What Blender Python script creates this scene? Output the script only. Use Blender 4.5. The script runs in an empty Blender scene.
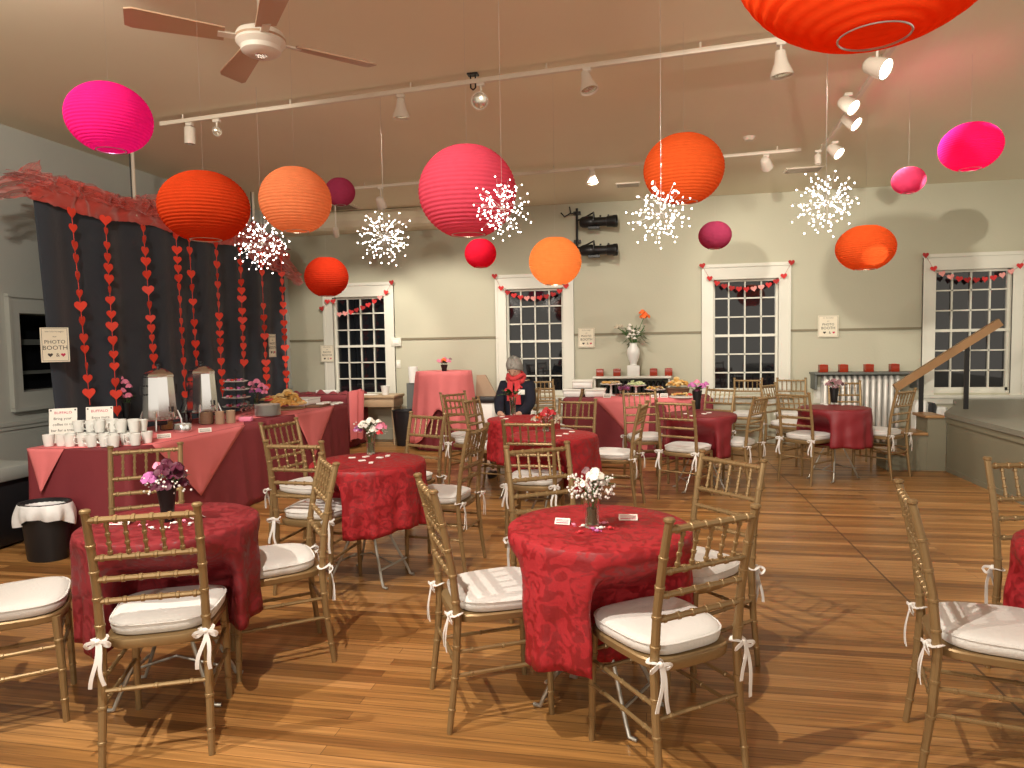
import bpy, bmesh, math, random
from mathutils import Vector, Matrix, noise
PI = math.pi
C = bpy.context.scene.collection
rnd = random.Random(7)
S = bpy.context.scene

# ------------------------------------------------------------------ camera
F, YAW, PIT, ROL, EYE = 690.0, math.radians(-10.91), math.radians(-3.48), math.radians(-0.99), 1.459
_f = Vector((math.sin(YAW)*math.cos(PIT), math.cos(YAW)*math.cos(PIT), math.sin(PIT)))
_r = Vector((math.cos(YAW), -math.sin(YAW), 0)); _u = _r.cross(_f)
CR = _r*math.cos(ROL) + _u*math.sin(ROL); CU = -_r*math.sin(ROL) + _u*math.cos(ROL)
EYEP = Vector((0, 0, EYE))
def ray(u, v): return CR*((u-512)/F) - CU*((v-384)/F) + _f
def hit(u, v, ax, val):
    d = ray(u, v); return EYEP + d*((val-EYEP[ax])/d[ax])
def Zp(u, v, z): return hit(u, v, 2, z)      # point of the horizontal plane z
def Yp(u, v, y): return hit(u, v, 1, y)
def Xp(u, v, x): return hit(u, v, 0, x)
cam = bpy.data.cameras.new('camera'); camo = bpy.data.objects.new('camera', cam); C.objects.link(camo)
camo.matrix_world = Matrix(((CR.x, CU.x, -_f.x, 0), (CR.y, CU.y, -_f.y, 0), (CR.z, CU.z, -_f.z, EYE), (0, 0, 0, 1)))
cam.sensor_width = 36; cam.lens = F/1024*36; cam.clip_start = .05
S.camera = camo

# ------------------------------------------------------------------ materials
def _nt(name):
    m = bpy.data.materials.new(name); m.use_nodes = True
    nt = m.node_tree; return m, nt, nt.nodes['Principled BSDF']
def mat(name, col, rough=.6, metal=0, spec=.5, bump=0, bscale=60, var=0, vscale=8, alpha=1, trans=0, emit=None, es=1, sheen=0, coat=0):
    m, nt, b = _nt(name)
    b.inputs['Base Color'].default_value = (*col, 1); b.inputs['Roughness'].default_value = rough
    b.inputs['Metallic'].default_value = metal; b.inputs['Specular IOR Level'].default_value = spec
    b.inputs['Alpha'].default_value = alpha; b.inputs['Transmission Weight'].default_value = trans
    b.inputs['Sheen Weight'].default_value = sheen; b.inputs['Coat Weight'].default_value = coat
    if emit: b.inputs['Emission Color'].default_value = (*emit, 1); b.inputs['Emission Strength'].default_value = es
    tc = nt.nodes.new('ShaderNodeTexCoord')
    if var:
        n = nt.nodes.new('ShaderNodeTexNoise'); n.inputs['Scale'].default_value = vscale; n.inputs['Detail'].default_value = 4
        nt.links.new(tc.outputs['Object'], n.inputs['Vector'])
        mx = nt.nodes.new('ShaderNodeMix'); mx.data_type = 'RGBA'
        mx.inputs[6].default_value = (*[max(0, c*(1-var)) for c in col], 1); mx.inputs[7].default_value = (*[min(1, c*(1+var)) for c in col], 1)
        nt.links.new(n.outputs['Fac'], mx.inputs[0]); nt.links.new(mx.outputs[2], b.inputs['Base Color'])
    if bump:
        n = nt.nodes.new('ShaderNodeTexNoise'); n.inputs['Scale'].default_value = bscale; n.inputs['Detail'].default_value = 3
        nt.links.new(tc.outputs['Object'], n.inputs['Vector'])
        bp = nt.nodes.new('ShaderNodeBump'); bp.inputs['Strength'].default_value = bump; bp.inputs['Distance'].default_value = .01
        nt.links.new(n.outputs['Fac'], bp.inputs['Height']); nt.links.new(bp.outputs['Normal'], b.inputs['Normal'])
    return m
def damask(name, c1, c2, scale=9, rough=.62):
    m, nt, b = _nt(name); N = nt.nodes.new; L = nt.links.new
    tc = N('ShaderNodeTexCoord'); n = N('ShaderNodeTexNoise'); n.inputs['Scale'].default_value = scale; n.inputs['Detail'].default_value = 1.5
    n.inputs['Distortion'].default_value = 2.2
    L(tc.outputs['Object'], n.inputs['Vector'])
    r = N('ShaderNodeValToRGB'); r.color_ramp.elements[0].position = .46; r.color_ramp.elements[1].position = .52
    r.color_ramp.elements[0].color = (*c1, 1); r.color_ramp.elements[1].color = (*c2, 1)
    L(n.outputs['Fac'], r.inputs[0]); L(r.outputs[0], b.inputs['Base Color'])
    mr = N('ShaderNodeMapRange'); mr.inputs[1].default_value = .45; mr.inputs[2].default_value = .53; mr.inputs[3].default_value = rough-.12; mr.inputs[4].default_value = rough+.2
    L(n.outputs['Fac'], mr.inputs[0]); L(mr.outputs[0], b.inputs['Roughness'])
    n2 = N('ShaderNodeTexNoise'); n2.inputs['Scale'].default_value = 22; n2.inputs['Detail'].default_value = 3; L(tc.outputs['Object'], n2.inputs['Vector'])
    bp = N('ShaderNodeBump'); bp.inputs['Strength'].default_value = .35; bp.inputs['Distance'].default_value = .01
    L(n2.outputs['Fac'], bp.inputs['Height']); L(bp.outputs['Normal'], b.inputs['Normal'])
    return m
def paper(name, col, tr=.5):
    m = bpy.data.materials.new(name); m.use_nodes = True; nt = m.node_tree; nt.nodes.clear(); N = nt.nodes.new; L = nt.links.new
    o = N('ShaderNodeOutputMaterial'); d = N('ShaderNodeBsdfDiffuse'); t = N('ShaderNodeBsdfTranslucent'); x = N('ShaderNodeMixShader')
    tc = N('ShaderNodeTexCoord'); n = N('ShaderNodeTexNoise'); n.inputs['Scale'].default_value = 30; n.inputs['Detail'].default_value = 4
    L(tc.outputs['Object'], n.inputs['Vector']); mx = N('ShaderNodeMix'); mx.data_type = 'RGBA'
    mx.inputs[6].default_value = (*[c*.88 for c in col], 1); mx.inputs[7].default_value = (*[min(1, c*1.1) for c in col], 1)
    L(n.outputs['Fac'], mx.inputs[0])
    L(mx.outputs[2], d.inputs['Color']); L(mx.outputs[2], t.inputs['Color']); x.inputs[0].default_value = tr
    L(d.outputs[0], x.inputs[1]); L(t.outputs[0], x.inputs[2]); L(x.outputs[0], o.inputs[0]); return m
def floor_mat():
    m, nt, b = _nt('oak_floorboards'); N = nt.nodes.new; L = nt.links.new
    tc = N('ShaderNodeTexCoord'); mp = N('ShaderNodeMapping'); L(tc.outputs['Object'], mp.inputs[0])
    sx = N('ShaderNodeSeparateXYZ'); L(tc.outputs['Object'], sx.inputs[0])
    # the boards right of a long joint are shifted half a board
    gt = N('ShaderNodeMath'); gt.operation = 'GREATER_THAN'; gt.inputs[1].default_value = 1.42; L(sx.outputs[0], gt.inputs[0])
    ad = N('ShaderNodeMath'); ad.operation = 'MULTIPLY_ADD'; ad.inputs[1].default_value = .029; L(gt.outputs[0], ad.inputs[0]); L(sx.outputs[1], ad.inputs[2])
    cb = N('ShaderNodeCombineXYZ'); L(sx.outputs[0], cb.inputs[0]); L(ad.outputs[0], cb.inputs[1])
    br = N('ShaderNodeTexBrick'); L(cb.outputs[0], br.inputs['Vector']); br.inputs['Scale'].default_value = 1
    br.inputs['Brick Width'].default_value = 3.1; br.inputs['Row Height'].default_value = .058; br.inputs['Mortar Size'].default_value = .0016
    br.inputs['Mortar Smooth'].default_value = .3; br.offset = .37; br.inputs['Bias'].default_value = 0
    br.inputs['Color1'].default_value = (0, 0, 0, 1); br.inputs['Color2'].default_value = (1, 1, 1, 1); br.inputs['Mortar'].default_value = (.5, .5, .5, 1)
    cr = N('ShaderNodeValToRGB'); e = cr.color_ramp.elements
    e[0].position = 0; e[0].color = (.19, .082, .024, 1); e[1].position = 1; e[1].color = (.47, .24, .085, 1)
    x = cr.color_ramp.elements.new(.45); x.color = (.36, .172, .050, 1)
    L(br.outputs['Color'], cr.inputs[0])
    # grain stretched along the boards
    mp.inputs['Scale'].default_value = (1.2, 42, 1); gn = N('ShaderNodeTexNoise'); gn.inputs['Scale'].default_value = 1.6; gn.inputs['Detail'].default_value = 6
    L(mp.outputs[0], gn.inputs['Vector'])
    mg = N('ShaderNodeMapRange'); mg.inputs[1].default_value = .3; mg.inputs[2].default_value = .7; mg.inputs[3].default_value = .62; mg.inputs[4].default_value = 1.28; L(gn.outputs['Fac'], mg.inputs[0])
    m1 = N('ShaderNodeVectorMath'); m1.operation = 'SCALE'; L(cr.outputs[0], m1.inputs[0]); L(mg.outputs[0], m1.inputs['Scale'])
    # dark seams: between boards and the long joint
    df = N('ShaderNodeMath'); df.operation = 'SUBTRACT'; L(sx.outputs[0], df.inputs[0]); df.inputs[1].default_value = 1.42
    ab = N('ShaderNodeMath'); ab.operation = 'ABSOLUTE'; L(df.outputs[0], ab.inputs[0])
    lt = N('ShaderNodeMath'); lt.operation = 'LESS_THAN'; L(ab.outputs[0], lt.inputs[0]); lt.inputs[1].default_value = .006
    mxx = N('ShaderNodeMath'); mxx.operation = 'MAXIMUM'; L(lt.outputs[0], mxx.inputs[0]); L(br.outputs['Fac'], mxx.inputs[1])
    sm = N('ShaderNodeMath'); sm.operation = 'MULTIPLY'; L(mxx.outputs[0], sm.inputs[0]); sm.inputs[1].default_value = .72
    dk = N('ShaderNodeMix'); dk.data_type = 'RGBA'; L(sm.outputs[0], dk.inputs[0]); L(m1.outputs[0], dk.inputs[6]); dk.inputs[7].default_value = (.04, .015, .006, 1)
    L(dk.outputs[2], b.inputs['Base Color'])
    rn = N('ShaderNodeTexNoise'); rn.inputs['Scale'].default_value = 2.5; L(tc.outputs['Object'], rn.inputs['Vector'])
    rr = N('ShaderNodeMapRange'); rr.inputs[3].default_value = .24; rr.inputs[4].default_value = .42; L(rn.outputs['Fac'], rr.inputs[0]); L(rr.outputs[0], b.inputs['Roughness'])
    b.inputs['Specular IOR Level'].default_value = .45
    bp = N('ShaderNodeBump'); bp.inputs['Strength'].default_value = .25; bp.inputs['Distance'].default_value = .002
    iv = N('ShaderNodeMath'); iv.operation = 'SUBTRACT'; iv.inputs[0].default_value = 1; L(mxx.outputs[0], iv.inputs[1])
    L(iv.outputs[0], bp.inputs['Height']); L(bp.outputs['Normal'], b.inputs['Normal'])
    return m
def tulle_mat(nm, a0, a1):
    m = mat(nm, (.60, .065, .045), .5, sheen=.5); nt = m.node_tree; b = nt.nodes['Principled BSDF']
    lw = nt.nodes.new('ShaderNodeLayerWeight'); lw.inputs[0].default_value = .5
    r = nt.nodes.new('ShaderNodeMapRange'); r.inputs[3].default_value = a0; r.inputs[4].default_value = a1
    nt.links.new(lw.outputs['Facing'], r.inputs[0]); nt.links.new(r.outputs[0], b.inputs['Alpha']); return m

M = dict(
 floor=floor_mat(),
 wall=mat('sage_wall_paint', (.50, .485, .37), .8, var=.05, vscale=1.4, bump=.15, bscale=40),
 wallL=mat('grey_wall_paint', (.47, .49, .45), .8, var=.05, vscale=1.4, bump=.12, bscale=40),
 ceil=mat('cream_ceiling_paint', (.82, .75, .57), .9, var=.05, vscale=.8),
 trim=mat('white_trim_paint', (.72, .71, .62), .4, var=.03),
 rail=mat('picture_rail_paint', (.22, .19, .12), .6),
 pane=mat('night_window_glass', (.008, .009, .011), .03, spec=.8),
 gold=mat('gold_chair_paint', (.285, .185, .082), .40, metal=.4, var=.12, vscale=14),
 cushion=mat('white_cushion_fabric', (.68, .655, .62), .85, bump=.25, bscale=90, sheen=.2),
 ribbon=mat('white_ribbon', (.80, .77, .74), .7),
 red=damask('red_damask', (.24, .006, .010), (.36, .011, .017), 15),
 red2=damask('dark_red_damask', (.15, .006, .010), (.21, .009, .014), 14),
 red3=mat('plain_dark_red_cloth', (.19, .009, .015), .55, bump=.4, bscale=12),
 maroon=mat('maroon_tablecloth', (.20, .024, .032), .75, bump=.3, bscale=8, var=.08),
 pink=mat('coral_pink_tablecloth', (.72, .18, .185), .75, bump=.3, bscale=9, var=.06),
 leg=mat('grey_folding_leg', (.45, .43, .38), .35, metal=.7),
 chrome=mat('chrome', (.8, .8, .82), .15, metal=1),
 steel=mat('brushed_steel', (.85, .85, .86), .13, metal=1, var=.05),
 black=mat('black_plastic', (.012, .012, .014), .45),
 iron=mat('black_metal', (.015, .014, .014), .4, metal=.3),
 curtain=mat('charcoal_velvet', (.030, .037, .050), .85, bump=.3, bscale=20, sheen=.15),
 heart=mat('orange_red_card', (.85, .055, .025), .6),
 heartd=mat('dark_red_felt', (.40, .02, .02), .8),
 heartp=mat('pink_felt', (.85, .35, .32), .8),
 heartr=mat('red_felt', (.62, .03, .03), .8),
 tulle=tulle_mat('red_tulle', .38, .85), tulleb=tulle_mat('gathered_red_tulle', .75, .97),
 white=mat('white_ceramic', (.82, .82, .78), .3, var=.03),
 paperw=mat('white_paper', (.85, .83, .76), .8),
 cream=mat('cream_card', (.80, .74, .58), .8),
 ink=mat('dark_ink', (.06, .05, .04), .8),
 inkred=mat('red_ink', (.55, .02, .08), .8),
 bag=mat('white_bin_liner', (.80, .80, .80), .4, bump=.6, bscale=14),
 glass=mat('clear_glass', (.85, .9, .88), .03, trans=1),
 water=mat('vase_water', (.35, .45, .25), .1, trans=.6),
 stem=mat('green_stem', (.06, .16, .03), .6, var=.2),
 leaf=mat('dark_green_leaf', (.04, .12, .03), .5, var=.25),
 breath=mat('white_tiny_blossom', (.78, .76, .72), .8),
 rosew=mat('white_petal', (.85, .80, .72), .6), rosep=mat('pink_petal', (.80, .25, .38), .6, var=.15),
 magenta=mat('violet_pink_petal', (.48, .13, .36), .6, var=.2), burg=mat('burgundy_petal', (.085, .006, .028), .5, var=.3),
 redp=mat('red_petal', (.60, .03, .04), .6, var=.2), coral=mat('orange_petal', (.95, .17, .03), .6, var=.15),
 dusty=mat('dusty_brown_petal', (.24, .12, .13), .7, var=.3), beige=mat('beige_dried_blossom', (.55, .48, .36), .8, var=.2),
 wood=mat('varnished_oak', (.33, .18, .075), .35, var=.2, vscale=5), woodd=mat('tan_wood', (.45, .33, .20), .5, var=.15),
 stage=mat('grey_stage_paint', (.20, .185, .125), .7, var=.08, vscale=2), stagetop=mat('stage_floor', (.20, .19, .15), .45, var=.1),
 track=mat('white_track_enamel', (.72, .64, .52), .4), head=mat('white_lamp_head', (.75, .68, .58), .35),
 lampon=mat('lit_lamp_face', (1, 1, 1), .5, emit=(1, .93, .80), es=16), lampoff=mat('lamp_reflector', (.75, .72, .62), .2, metal=.8),
 led=mat('led_bead', (1, 1, 1), .5, emit=(1, .88, .78), es=11), wire=mat('silver_wire', (.6, .58, .55), .3, metal=.8),
 bulb=mat('lantern_led', (1, 1, 1), .5, emit=(1, .86, .68), es=14), bulbv=mat('violet_lantern_led', (1, 1, 1), .5, emit=(.62, .45, 1), es=14),
 fan=mat('fan_blade_tan', (.50, .33, .21), .45), fanw=mat('fan_motor_white', (.75, .70, .60), .4),
 cork=mat('golden_pastry', (.62, .33, .08), .6, var=.35, vscale=30), straw=mat('pale_pastry', (.75, .55, .24), .6, var=.25, vscale=30),
 fruit=mat('candy_red', (.62, .05, .04), .4, var=.3, vscale=25), green=mat('pale_green_grape', (.62, .68, .38), .3),
 redbox=mat('red_glass_votive', (.30, .03, .01), .25, var=.2), brown=mat('brown_wicker', (.17, .09, .05), .7, var=.3, vscale=60),
 brownpaper=mat('kraft_paper', (.42, .30, .20), .8, var=.1), violet=mat('purple_band', (.22, .05, .50), .5),
 navy=mat('navy_wool', (.006, .007, .018), .9), scarf=mat('coral_knit', (.58, .045, .05), .9, bump=.6, bscale=90),
 skin=mat('skin', (.55, .32, .23), .55), hair=mat('silver_hair', (.27, .255, .225), .6, bump=.8, bscale=45, var=.15),
 radi=mat('silver_radiator_paint', (.62, .60, .55), .4, metal=.2), shelfg=mat('slate_shelf', (.13, .14, .13), .5),
 vent=mat('vent_grey', (.30, .24, .17), .6), darkroom=mat('dark_interior', (.03, .028, .024), .8), greytop=mat('grey_cabinet_top', (.30, .32, .30), .5),
)
LM = dict(orange=paper('orange_paper', (.74, .125, .028)), big=paper('bright_orange_paper', (.84, .095, .018)), deep=paper('vermilion_paper', (.62, .062, .015)), peach=paper('peach_paper', (.78, .27, .115)),
          coralp=paper('coral_pink_paper', (.62, .075, .125)), hot=paper('hot_pink_paper', (.78, .02, .20)), rose=paper('rose_paper', (.55, .075, .17)), redp=paper('red_paper', (.86, .02, .06)), brick=paper('brick_red_paper', (.62, .045, .015)), goldp=paper('amber_paper', (.80, .29, .085)))

# ------------------------------------------------------------------ mesh builder
class MB:
    def __init__(s): s.v = []; s.f = []; s.mi = []; s.k = 0
    def add(s, vs, fs):
        o = len(s.v); s.v += [Vector(p) for p in vs]; s.f += [tuple(i+o for i in f) for f in fs]; s.mi += [s.k]*len(fs); return s
    def box(s, lo, hi, M4=None):
        x0, y0, z0 = lo; x1, y1, z1 = hi
        vs = [Vector(p) for p in ((x0,y0,z0),(x1,y0,z0),(x1,y1,z0),(x0,y1,z0),(x0,y0,z1),(x1,y0,z1),(x1,y1,z1),(x0,y1,z1))]
        if M4: vs = [M4 @ p for p in vs]
        return s.add(vs, [(0,3,2,1),(4,5,6,7),(0,1,5,4),(1,2,6,5),(2,3,7,6),(3,0,4,7)])
    def bbox(s, lo, hi, b=.006, M4=None):      # box with bevelled vertical and top edges
        x0,y0,z0 = lo; x1,y1,z1 = hi; b = min(b, (x1-x0)/2.1, (y1-y0)/2.1, (z1-z0)/2.1)
        def ring(i, z): return [(x0+i,y0+b+0,z),(x0+b,y0+i,z),(x1-b,y0+i,z),(x1-i,y0+b,z),(x1-i,y1-b,z),(x1-b,y1-i,z),(x0+b,y1-i,z),(x0+i,y1-b,z)]
        def r2(z, ins): return [(x0+ins,y0+b,z),(x0+b,y0+ins,z),(x1-b,y0+ins,z),(x1-ins,y0+b,z),(x1-ins,y1-b,z),(x1-b,y1-ins,z),(x0+b,y1-ins,z),(x0+ins,y1-b,z)]
        rs = [r2(z0, b*.6), r2(z0+b, 0), r2(z1-b, 0), r2(z1, b*.6)]
        vs = [Vector(p) for r in rs for p in r]
        if M4: vs = [M4 @ p for p in vs]
        fs = [tuple(range(7,-1,-1)), tuple(range(24, 32))]
        for k in range(3):
            for i in range(8): j=(i+1)%8; fs.append((k*8+i, k*8+j, k*8+8+j, k*8+8+i))
        return s.add(vs, fs)
    def tube(s, pts, rad, n=8, cap=True, closed=False):
        pts = [Vector(p) for p in pts]; m = len(pts)
        rad = [rad]*m if isinstance(rad, (int, float)) else rad
        vs = []; up = None
        for i, p in enumerate(pts):
            if closed: t = pts[(i+1) % m]-pts[i-1]
            else: t = pts[min(i+1, m-1)]-pts[max(i-1, 0)]
            if t.length < 1e-9: t = Vector((0,0,1))
            t.normalize()
            if up is None:
                up = Vector((0,0,1)) if abs(t.z) < .9 else Vector((1,0,0))
            a = t.cross(up)
            if a.length < 1e-6: a = t.cross(Vector((0,1,.1)))
            a.normalize(); b = t.cross(a).normalized(); up = a.cross(t)
            for j in range(n):
                q = 2*PI*j/n; vs.append(p+a*(math.cos(q)*rad[i])+b*(math.sin(q)*rad[i]))
        fs = []
        for i in range(m if closed else m-1):
            i2 = (i+1) % m
            for j in range(n): k=(j+1)%n; fs.append((i*n+j, i2*n+j, i2*n+k, i*n+k))
        if cap and not closed: fs += [tuple(range(n)), tuple(range((m-1)*n+n-1, (m-1)*n-1, -1))]
        return s.add(vs, fs)
    def lathe(s, prof, c=(0,0,0), n=24, cap=True, sx=1, sy=1, M4=None):
        c = Vector(c); vs = []
        for r, z in prof:
            for j in range(n):
                q = 2*PI*j/n; p = Vector((r*math.cos(q)*sx, r*math.sin(q)*sy, z))
                vs.append((M4 @ p if M4 else p)+c)
        m = len(prof); fs = []
        for i in range(m-1):
            for j in range(n): k=(j+1)%n; fs.append((i*n+j, i*n+k, (i+1)*n+k, (i+1)*n+j))
        if cap:
            if prof[0][0] > 1e-5: fs.append(tuple(range(n-1,-1,-1)))
            if prof[-1][0] > 1e-5: fs.append(tuple(range((m-1)*n, m*n)))
        return s.add(vs, fs)
    def ball(s, c, r, n=8, m=6, sc=(1,1,1)):
        c = Vector(c); vs = []; fs = []
        for i in range(m+1):
            a = PI*i/m
            for j in range(n):
                q = 2*PI*j/n; vs.append(c+Vector((r*math.sin(a)*math.cos(q)*sc[0], r*math.sin(a)*math.sin(q)*sc[1], -r*math.cos(a)*sc[2])))
        for i in range(m):
            for j in range(n): k=(j+1)%n; fs.append((i*n+j, i*n+k, (i+1)*n+k, (i+1)*n+j))
        return s.add(vs, fs)
    def grid(s, fn, nu, nv, closeu=False):
        vs = [fn(i/(nu if closeu else nu-1), j/(nv-1)) for j in range(nv) for i in range(nu)]; fs = []
        for j in range(nv-1):
            for i in range(nu if closeu else nu-1): k=(i+1)%nu; fs.append((j*nu+i, j*nu+k, (j+1)*nu+k, (j+1)*nu+i))
        return s.add(vs, fs)
    def build(s, name, m, parent=None, loc=None, smooth=True, sharp=35):
        me = bpy.data.meshes.new(name); me.from_pydata([tuple(v) for v in s.v], [], s.f)
        ms = m if isinstance(m, (list, tuple)) else [m]
        for x in ms: me.materials.append(x)
        if len(ms) > 1: me.polygons.foreach_set('material_index', s.mi)
        bm = bmesh.new(); bm.from_mesh(me); bmesh.ops.remove_doubles(bm, verts=bm.verts, dist=1e-5); bmesh.ops.recalc_face_normals(bm, faces=bm.faces)
        if smooth:
            ca = math.radians(sharp)
            for f in bm.faces: f.smooth = True
            for e in bm.edges:
                if len(e.link_faces) == 2 and e.calc_face_angle(0) > ca: e.smooth = False
        bm.to_mesh(me); bm.free()
        o = bpy.data.objects.new(name, me); C.objects.link(o)
        if parent: o.parent = parent
        if loc is not None: o.location = loc
        return o
def tag(o, label, cat, group=None, kind=None):
    o['label'] = label; o['category'] = cat
    if group: o['group'] = group
    if kind: o['kind'] = kind
    return o
def empty(name, loc, rz=0):
    o = bpy.data.objects.new(name, None); o.empty_display_size = .05; C.objects.link(o); o.location = loc; o.rotation_euler = (0, 0, rz); return o
def copy_tree(o, parent=None):
    c = o.copy(); C.objects.link(c)
    if parent is not None: c.parent = parent
    for ch in list(o.children): copy_tree(ch, c)
    return c
def struct(name, mb, m, **k):
    o = mb.build(name, m, smooth=False, **k); o['kind'] = 'structure'; return o
def text(name, body, size, m, parent, loc, rot, sx=1, ext=.0006, align='CENTER'):
    cu = bpy.data.curves.new(name, 'FONT'); cu.body = body; cu.size = size; cu.align_x = align; cu.align_y = 'CENTER'; cu.extrude = ext; cu.resolution_u = 2
    t = bpy.data.objects.new('tmp', cu); C.objects.link(t); bpy.context.view_layer.update()
    me = bpy.data.meshes.new_from_object(t.evaluated_get(bpy.context.evaluated_depsgraph_get())); bpy.data.objects.remove(t)
    me.materials.clear(); me.materials.append(m)
    o = bpy.data.objects.new(name, me); C.objects.link(o); o.parent = parent; o.location = loc; o.rotation_euler = rot; o.scale = (sx, 1, 1); return o
def heart2d(n=20, s=1.0):
    pts = []
    for i in range(n):
        t = 2*PI*i/n
        x = 16*math.sin(t)**3; y = 13*math.cos(t)-5*math.cos(2*t)-2*math.cos(3*t)-math.cos(4*t)
        pts.append((x/32*s, (y+2)/32*s))
    return pts
def heart_mesh(mb, s, th=.002, n=20, z0=0):
    p = heart2d(n, s); vs = [Vector((x, -th, z+z0)) for x, z in p]+[Vector((x, th, z+z0)) for x, z in p]
    c0 = len(vs); vs += [Vector((0, -th*2, z0)), Vector((0, th*2, z0))]; fs = []
    for i in range(n): j=(i+1)%n; fs += [(c0, i, j), (c0+1, n+j, n+i), (i, n+i, n+j, j)]
    return mb.add(vs, fs)

# ------------------------------------------------------------------ room shell
WY, WX, CZ, RX = 10.0, -5.46, 3.42, 6.6
struct('floor', MB().box((-6.2, -3.5, -.1), (RX, 10.6, 0)), M['floor'])
struct('ceiling', MB().box((-5.7, -3.5, CZ), (RX, 10.4, CZ+.1)), M['ceil'])
# windows: casing x0..x1, pane inset
WIN = [(-4.30, .42), (-1.575, .42), (1.37, .43), (4.20, .45)]
PBT = [(.68, 2.19), (.70, 2.23), (.72, 2.27), (.72, 2.30)]
def wall_with_holes(name, x0, x1, z0, z1, holes, y0, y1, m):
    mb = MB(); xs = x0
    for (a, b), (PB, PT) in zip(holes, PBT):
        mb.box((xs, y0, z0), (a, y1, z1)); mb.box((a, y0, z0), (b, y1, PB-.03)); mb.box((a, y0, PT+.03), (b, y1, z1)); xs = b
    mb.box((xs, y0, z0), (x1, y1, z1)); struct(name, mb, m)
wall_with_holes('wall_back', -5.7, RX, 0, CZ, [(c-w-.03, c+w+.03) for c, w in WIN], WY, WY+.3, M['wall'])
# left wall with a framed pass-through opening
LO = (5.20, 6.70, 1.09, 1.79)
mb = MB(); y0, y1, z0, z1 = LO
mb.box((WX-.24, -3.5, 0), (WX, y0, CZ)); mb.box((WX-.24, y1, 0), (WX, 10.3, CZ)); mb.box((WX-.24, y0, 0), (WX, y1, z0)); mb.box((WX-.24, y0, z1), (WX, y1, CZ))
struct('wall_left', mb, M['wallL'])
fr = empty('window_5', (WX, y0, z0)); fr['kind'] = 'structure'
mb = MB()
for a, b in (((WX-.02, y0-.09, z0-.14), (WX+.03, y1+.17, z0)), ((WX-.02, y0-.09, z1), (WX+.03, y1+.17, z1+.14)), ((WX-.02, y0-.09, z0), (WX+.03, y0, z1)), ((WX-.02, y1, z0), (WX+.03, y1+.17, z1)),
             ((WX-.01, y0-.11, z0-.17), (WX+.045, y1+.2, z0-.135)), ((WX-.01, y0-.11, z1+.135), (WX+.045, y1+.2, z1+.165)), ((WX-.01, y0-.11, z0-.14), (WX+.045, y0-.085, z1+.14))): mb.box(a, b)
o = mb.build('window_frame', M['wallL'], fr, smooth=False); o.matrix_parent_inverse = Matrix.Translation((-WX, -y0, -z0))
mb = MB().box((WX-.23, y0, z0), (WX-.215, y1, z1)); o = mb.build('window_pane', M['pane'], fr, smooth=False); o.matrix_parent_inverse = Matrix.Translation((-WX, -y0, -z0))
mb = MB().box((WX-.2, y0, z0+.42), (WX-.12, y1, z0+.47)); mb.box((WX-.2, y0+.1, z0), (WX-.12, y0+.14, z1)); mb.box((WX-.2, y0+.12, z0+.15), (WX-.13, y1, z0+.18))
o = mb.build('inner_shelf', M['shelfg'], fr, smooth=False); o.matrix_parent_inverse = Matrix.Translation((-WX, -y0, -z0))
# chair rail on the left wall
mb = MB().box((WX, -3.5, .80), (WX+.022, 10, .835)); mb.box((WX, -3.5, .765), (WX+.012, 10, .80)); struct('trim_1', mb, M['wallL'])
# picture rail on the back wall between windows
xs = [-5.46]+sum([[c-w-.16, c+w+.16] for c, w in WIN], [])+[RX]
mb = MB()
for i in (0, 2, 4, 6, 8): mb.box((xs[i], WY-.018, 1.535 if i > 2 else 1.52), (xs[i+1], WY, 1.565 if i > 2 else 1.55))
struct('trim_2', mb, M['rail'])
struct('baseboard_back', MB().box((WX, WY-.02, 0), (RX, WY, .15)).box((WX, WY-.028, .15), (RX, WY, .17)), M['wall'])
struct('baseboard_left', MB().box((WX, -3.5, 0), (WX+.02, WY, .15)), M['wallL'])
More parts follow.
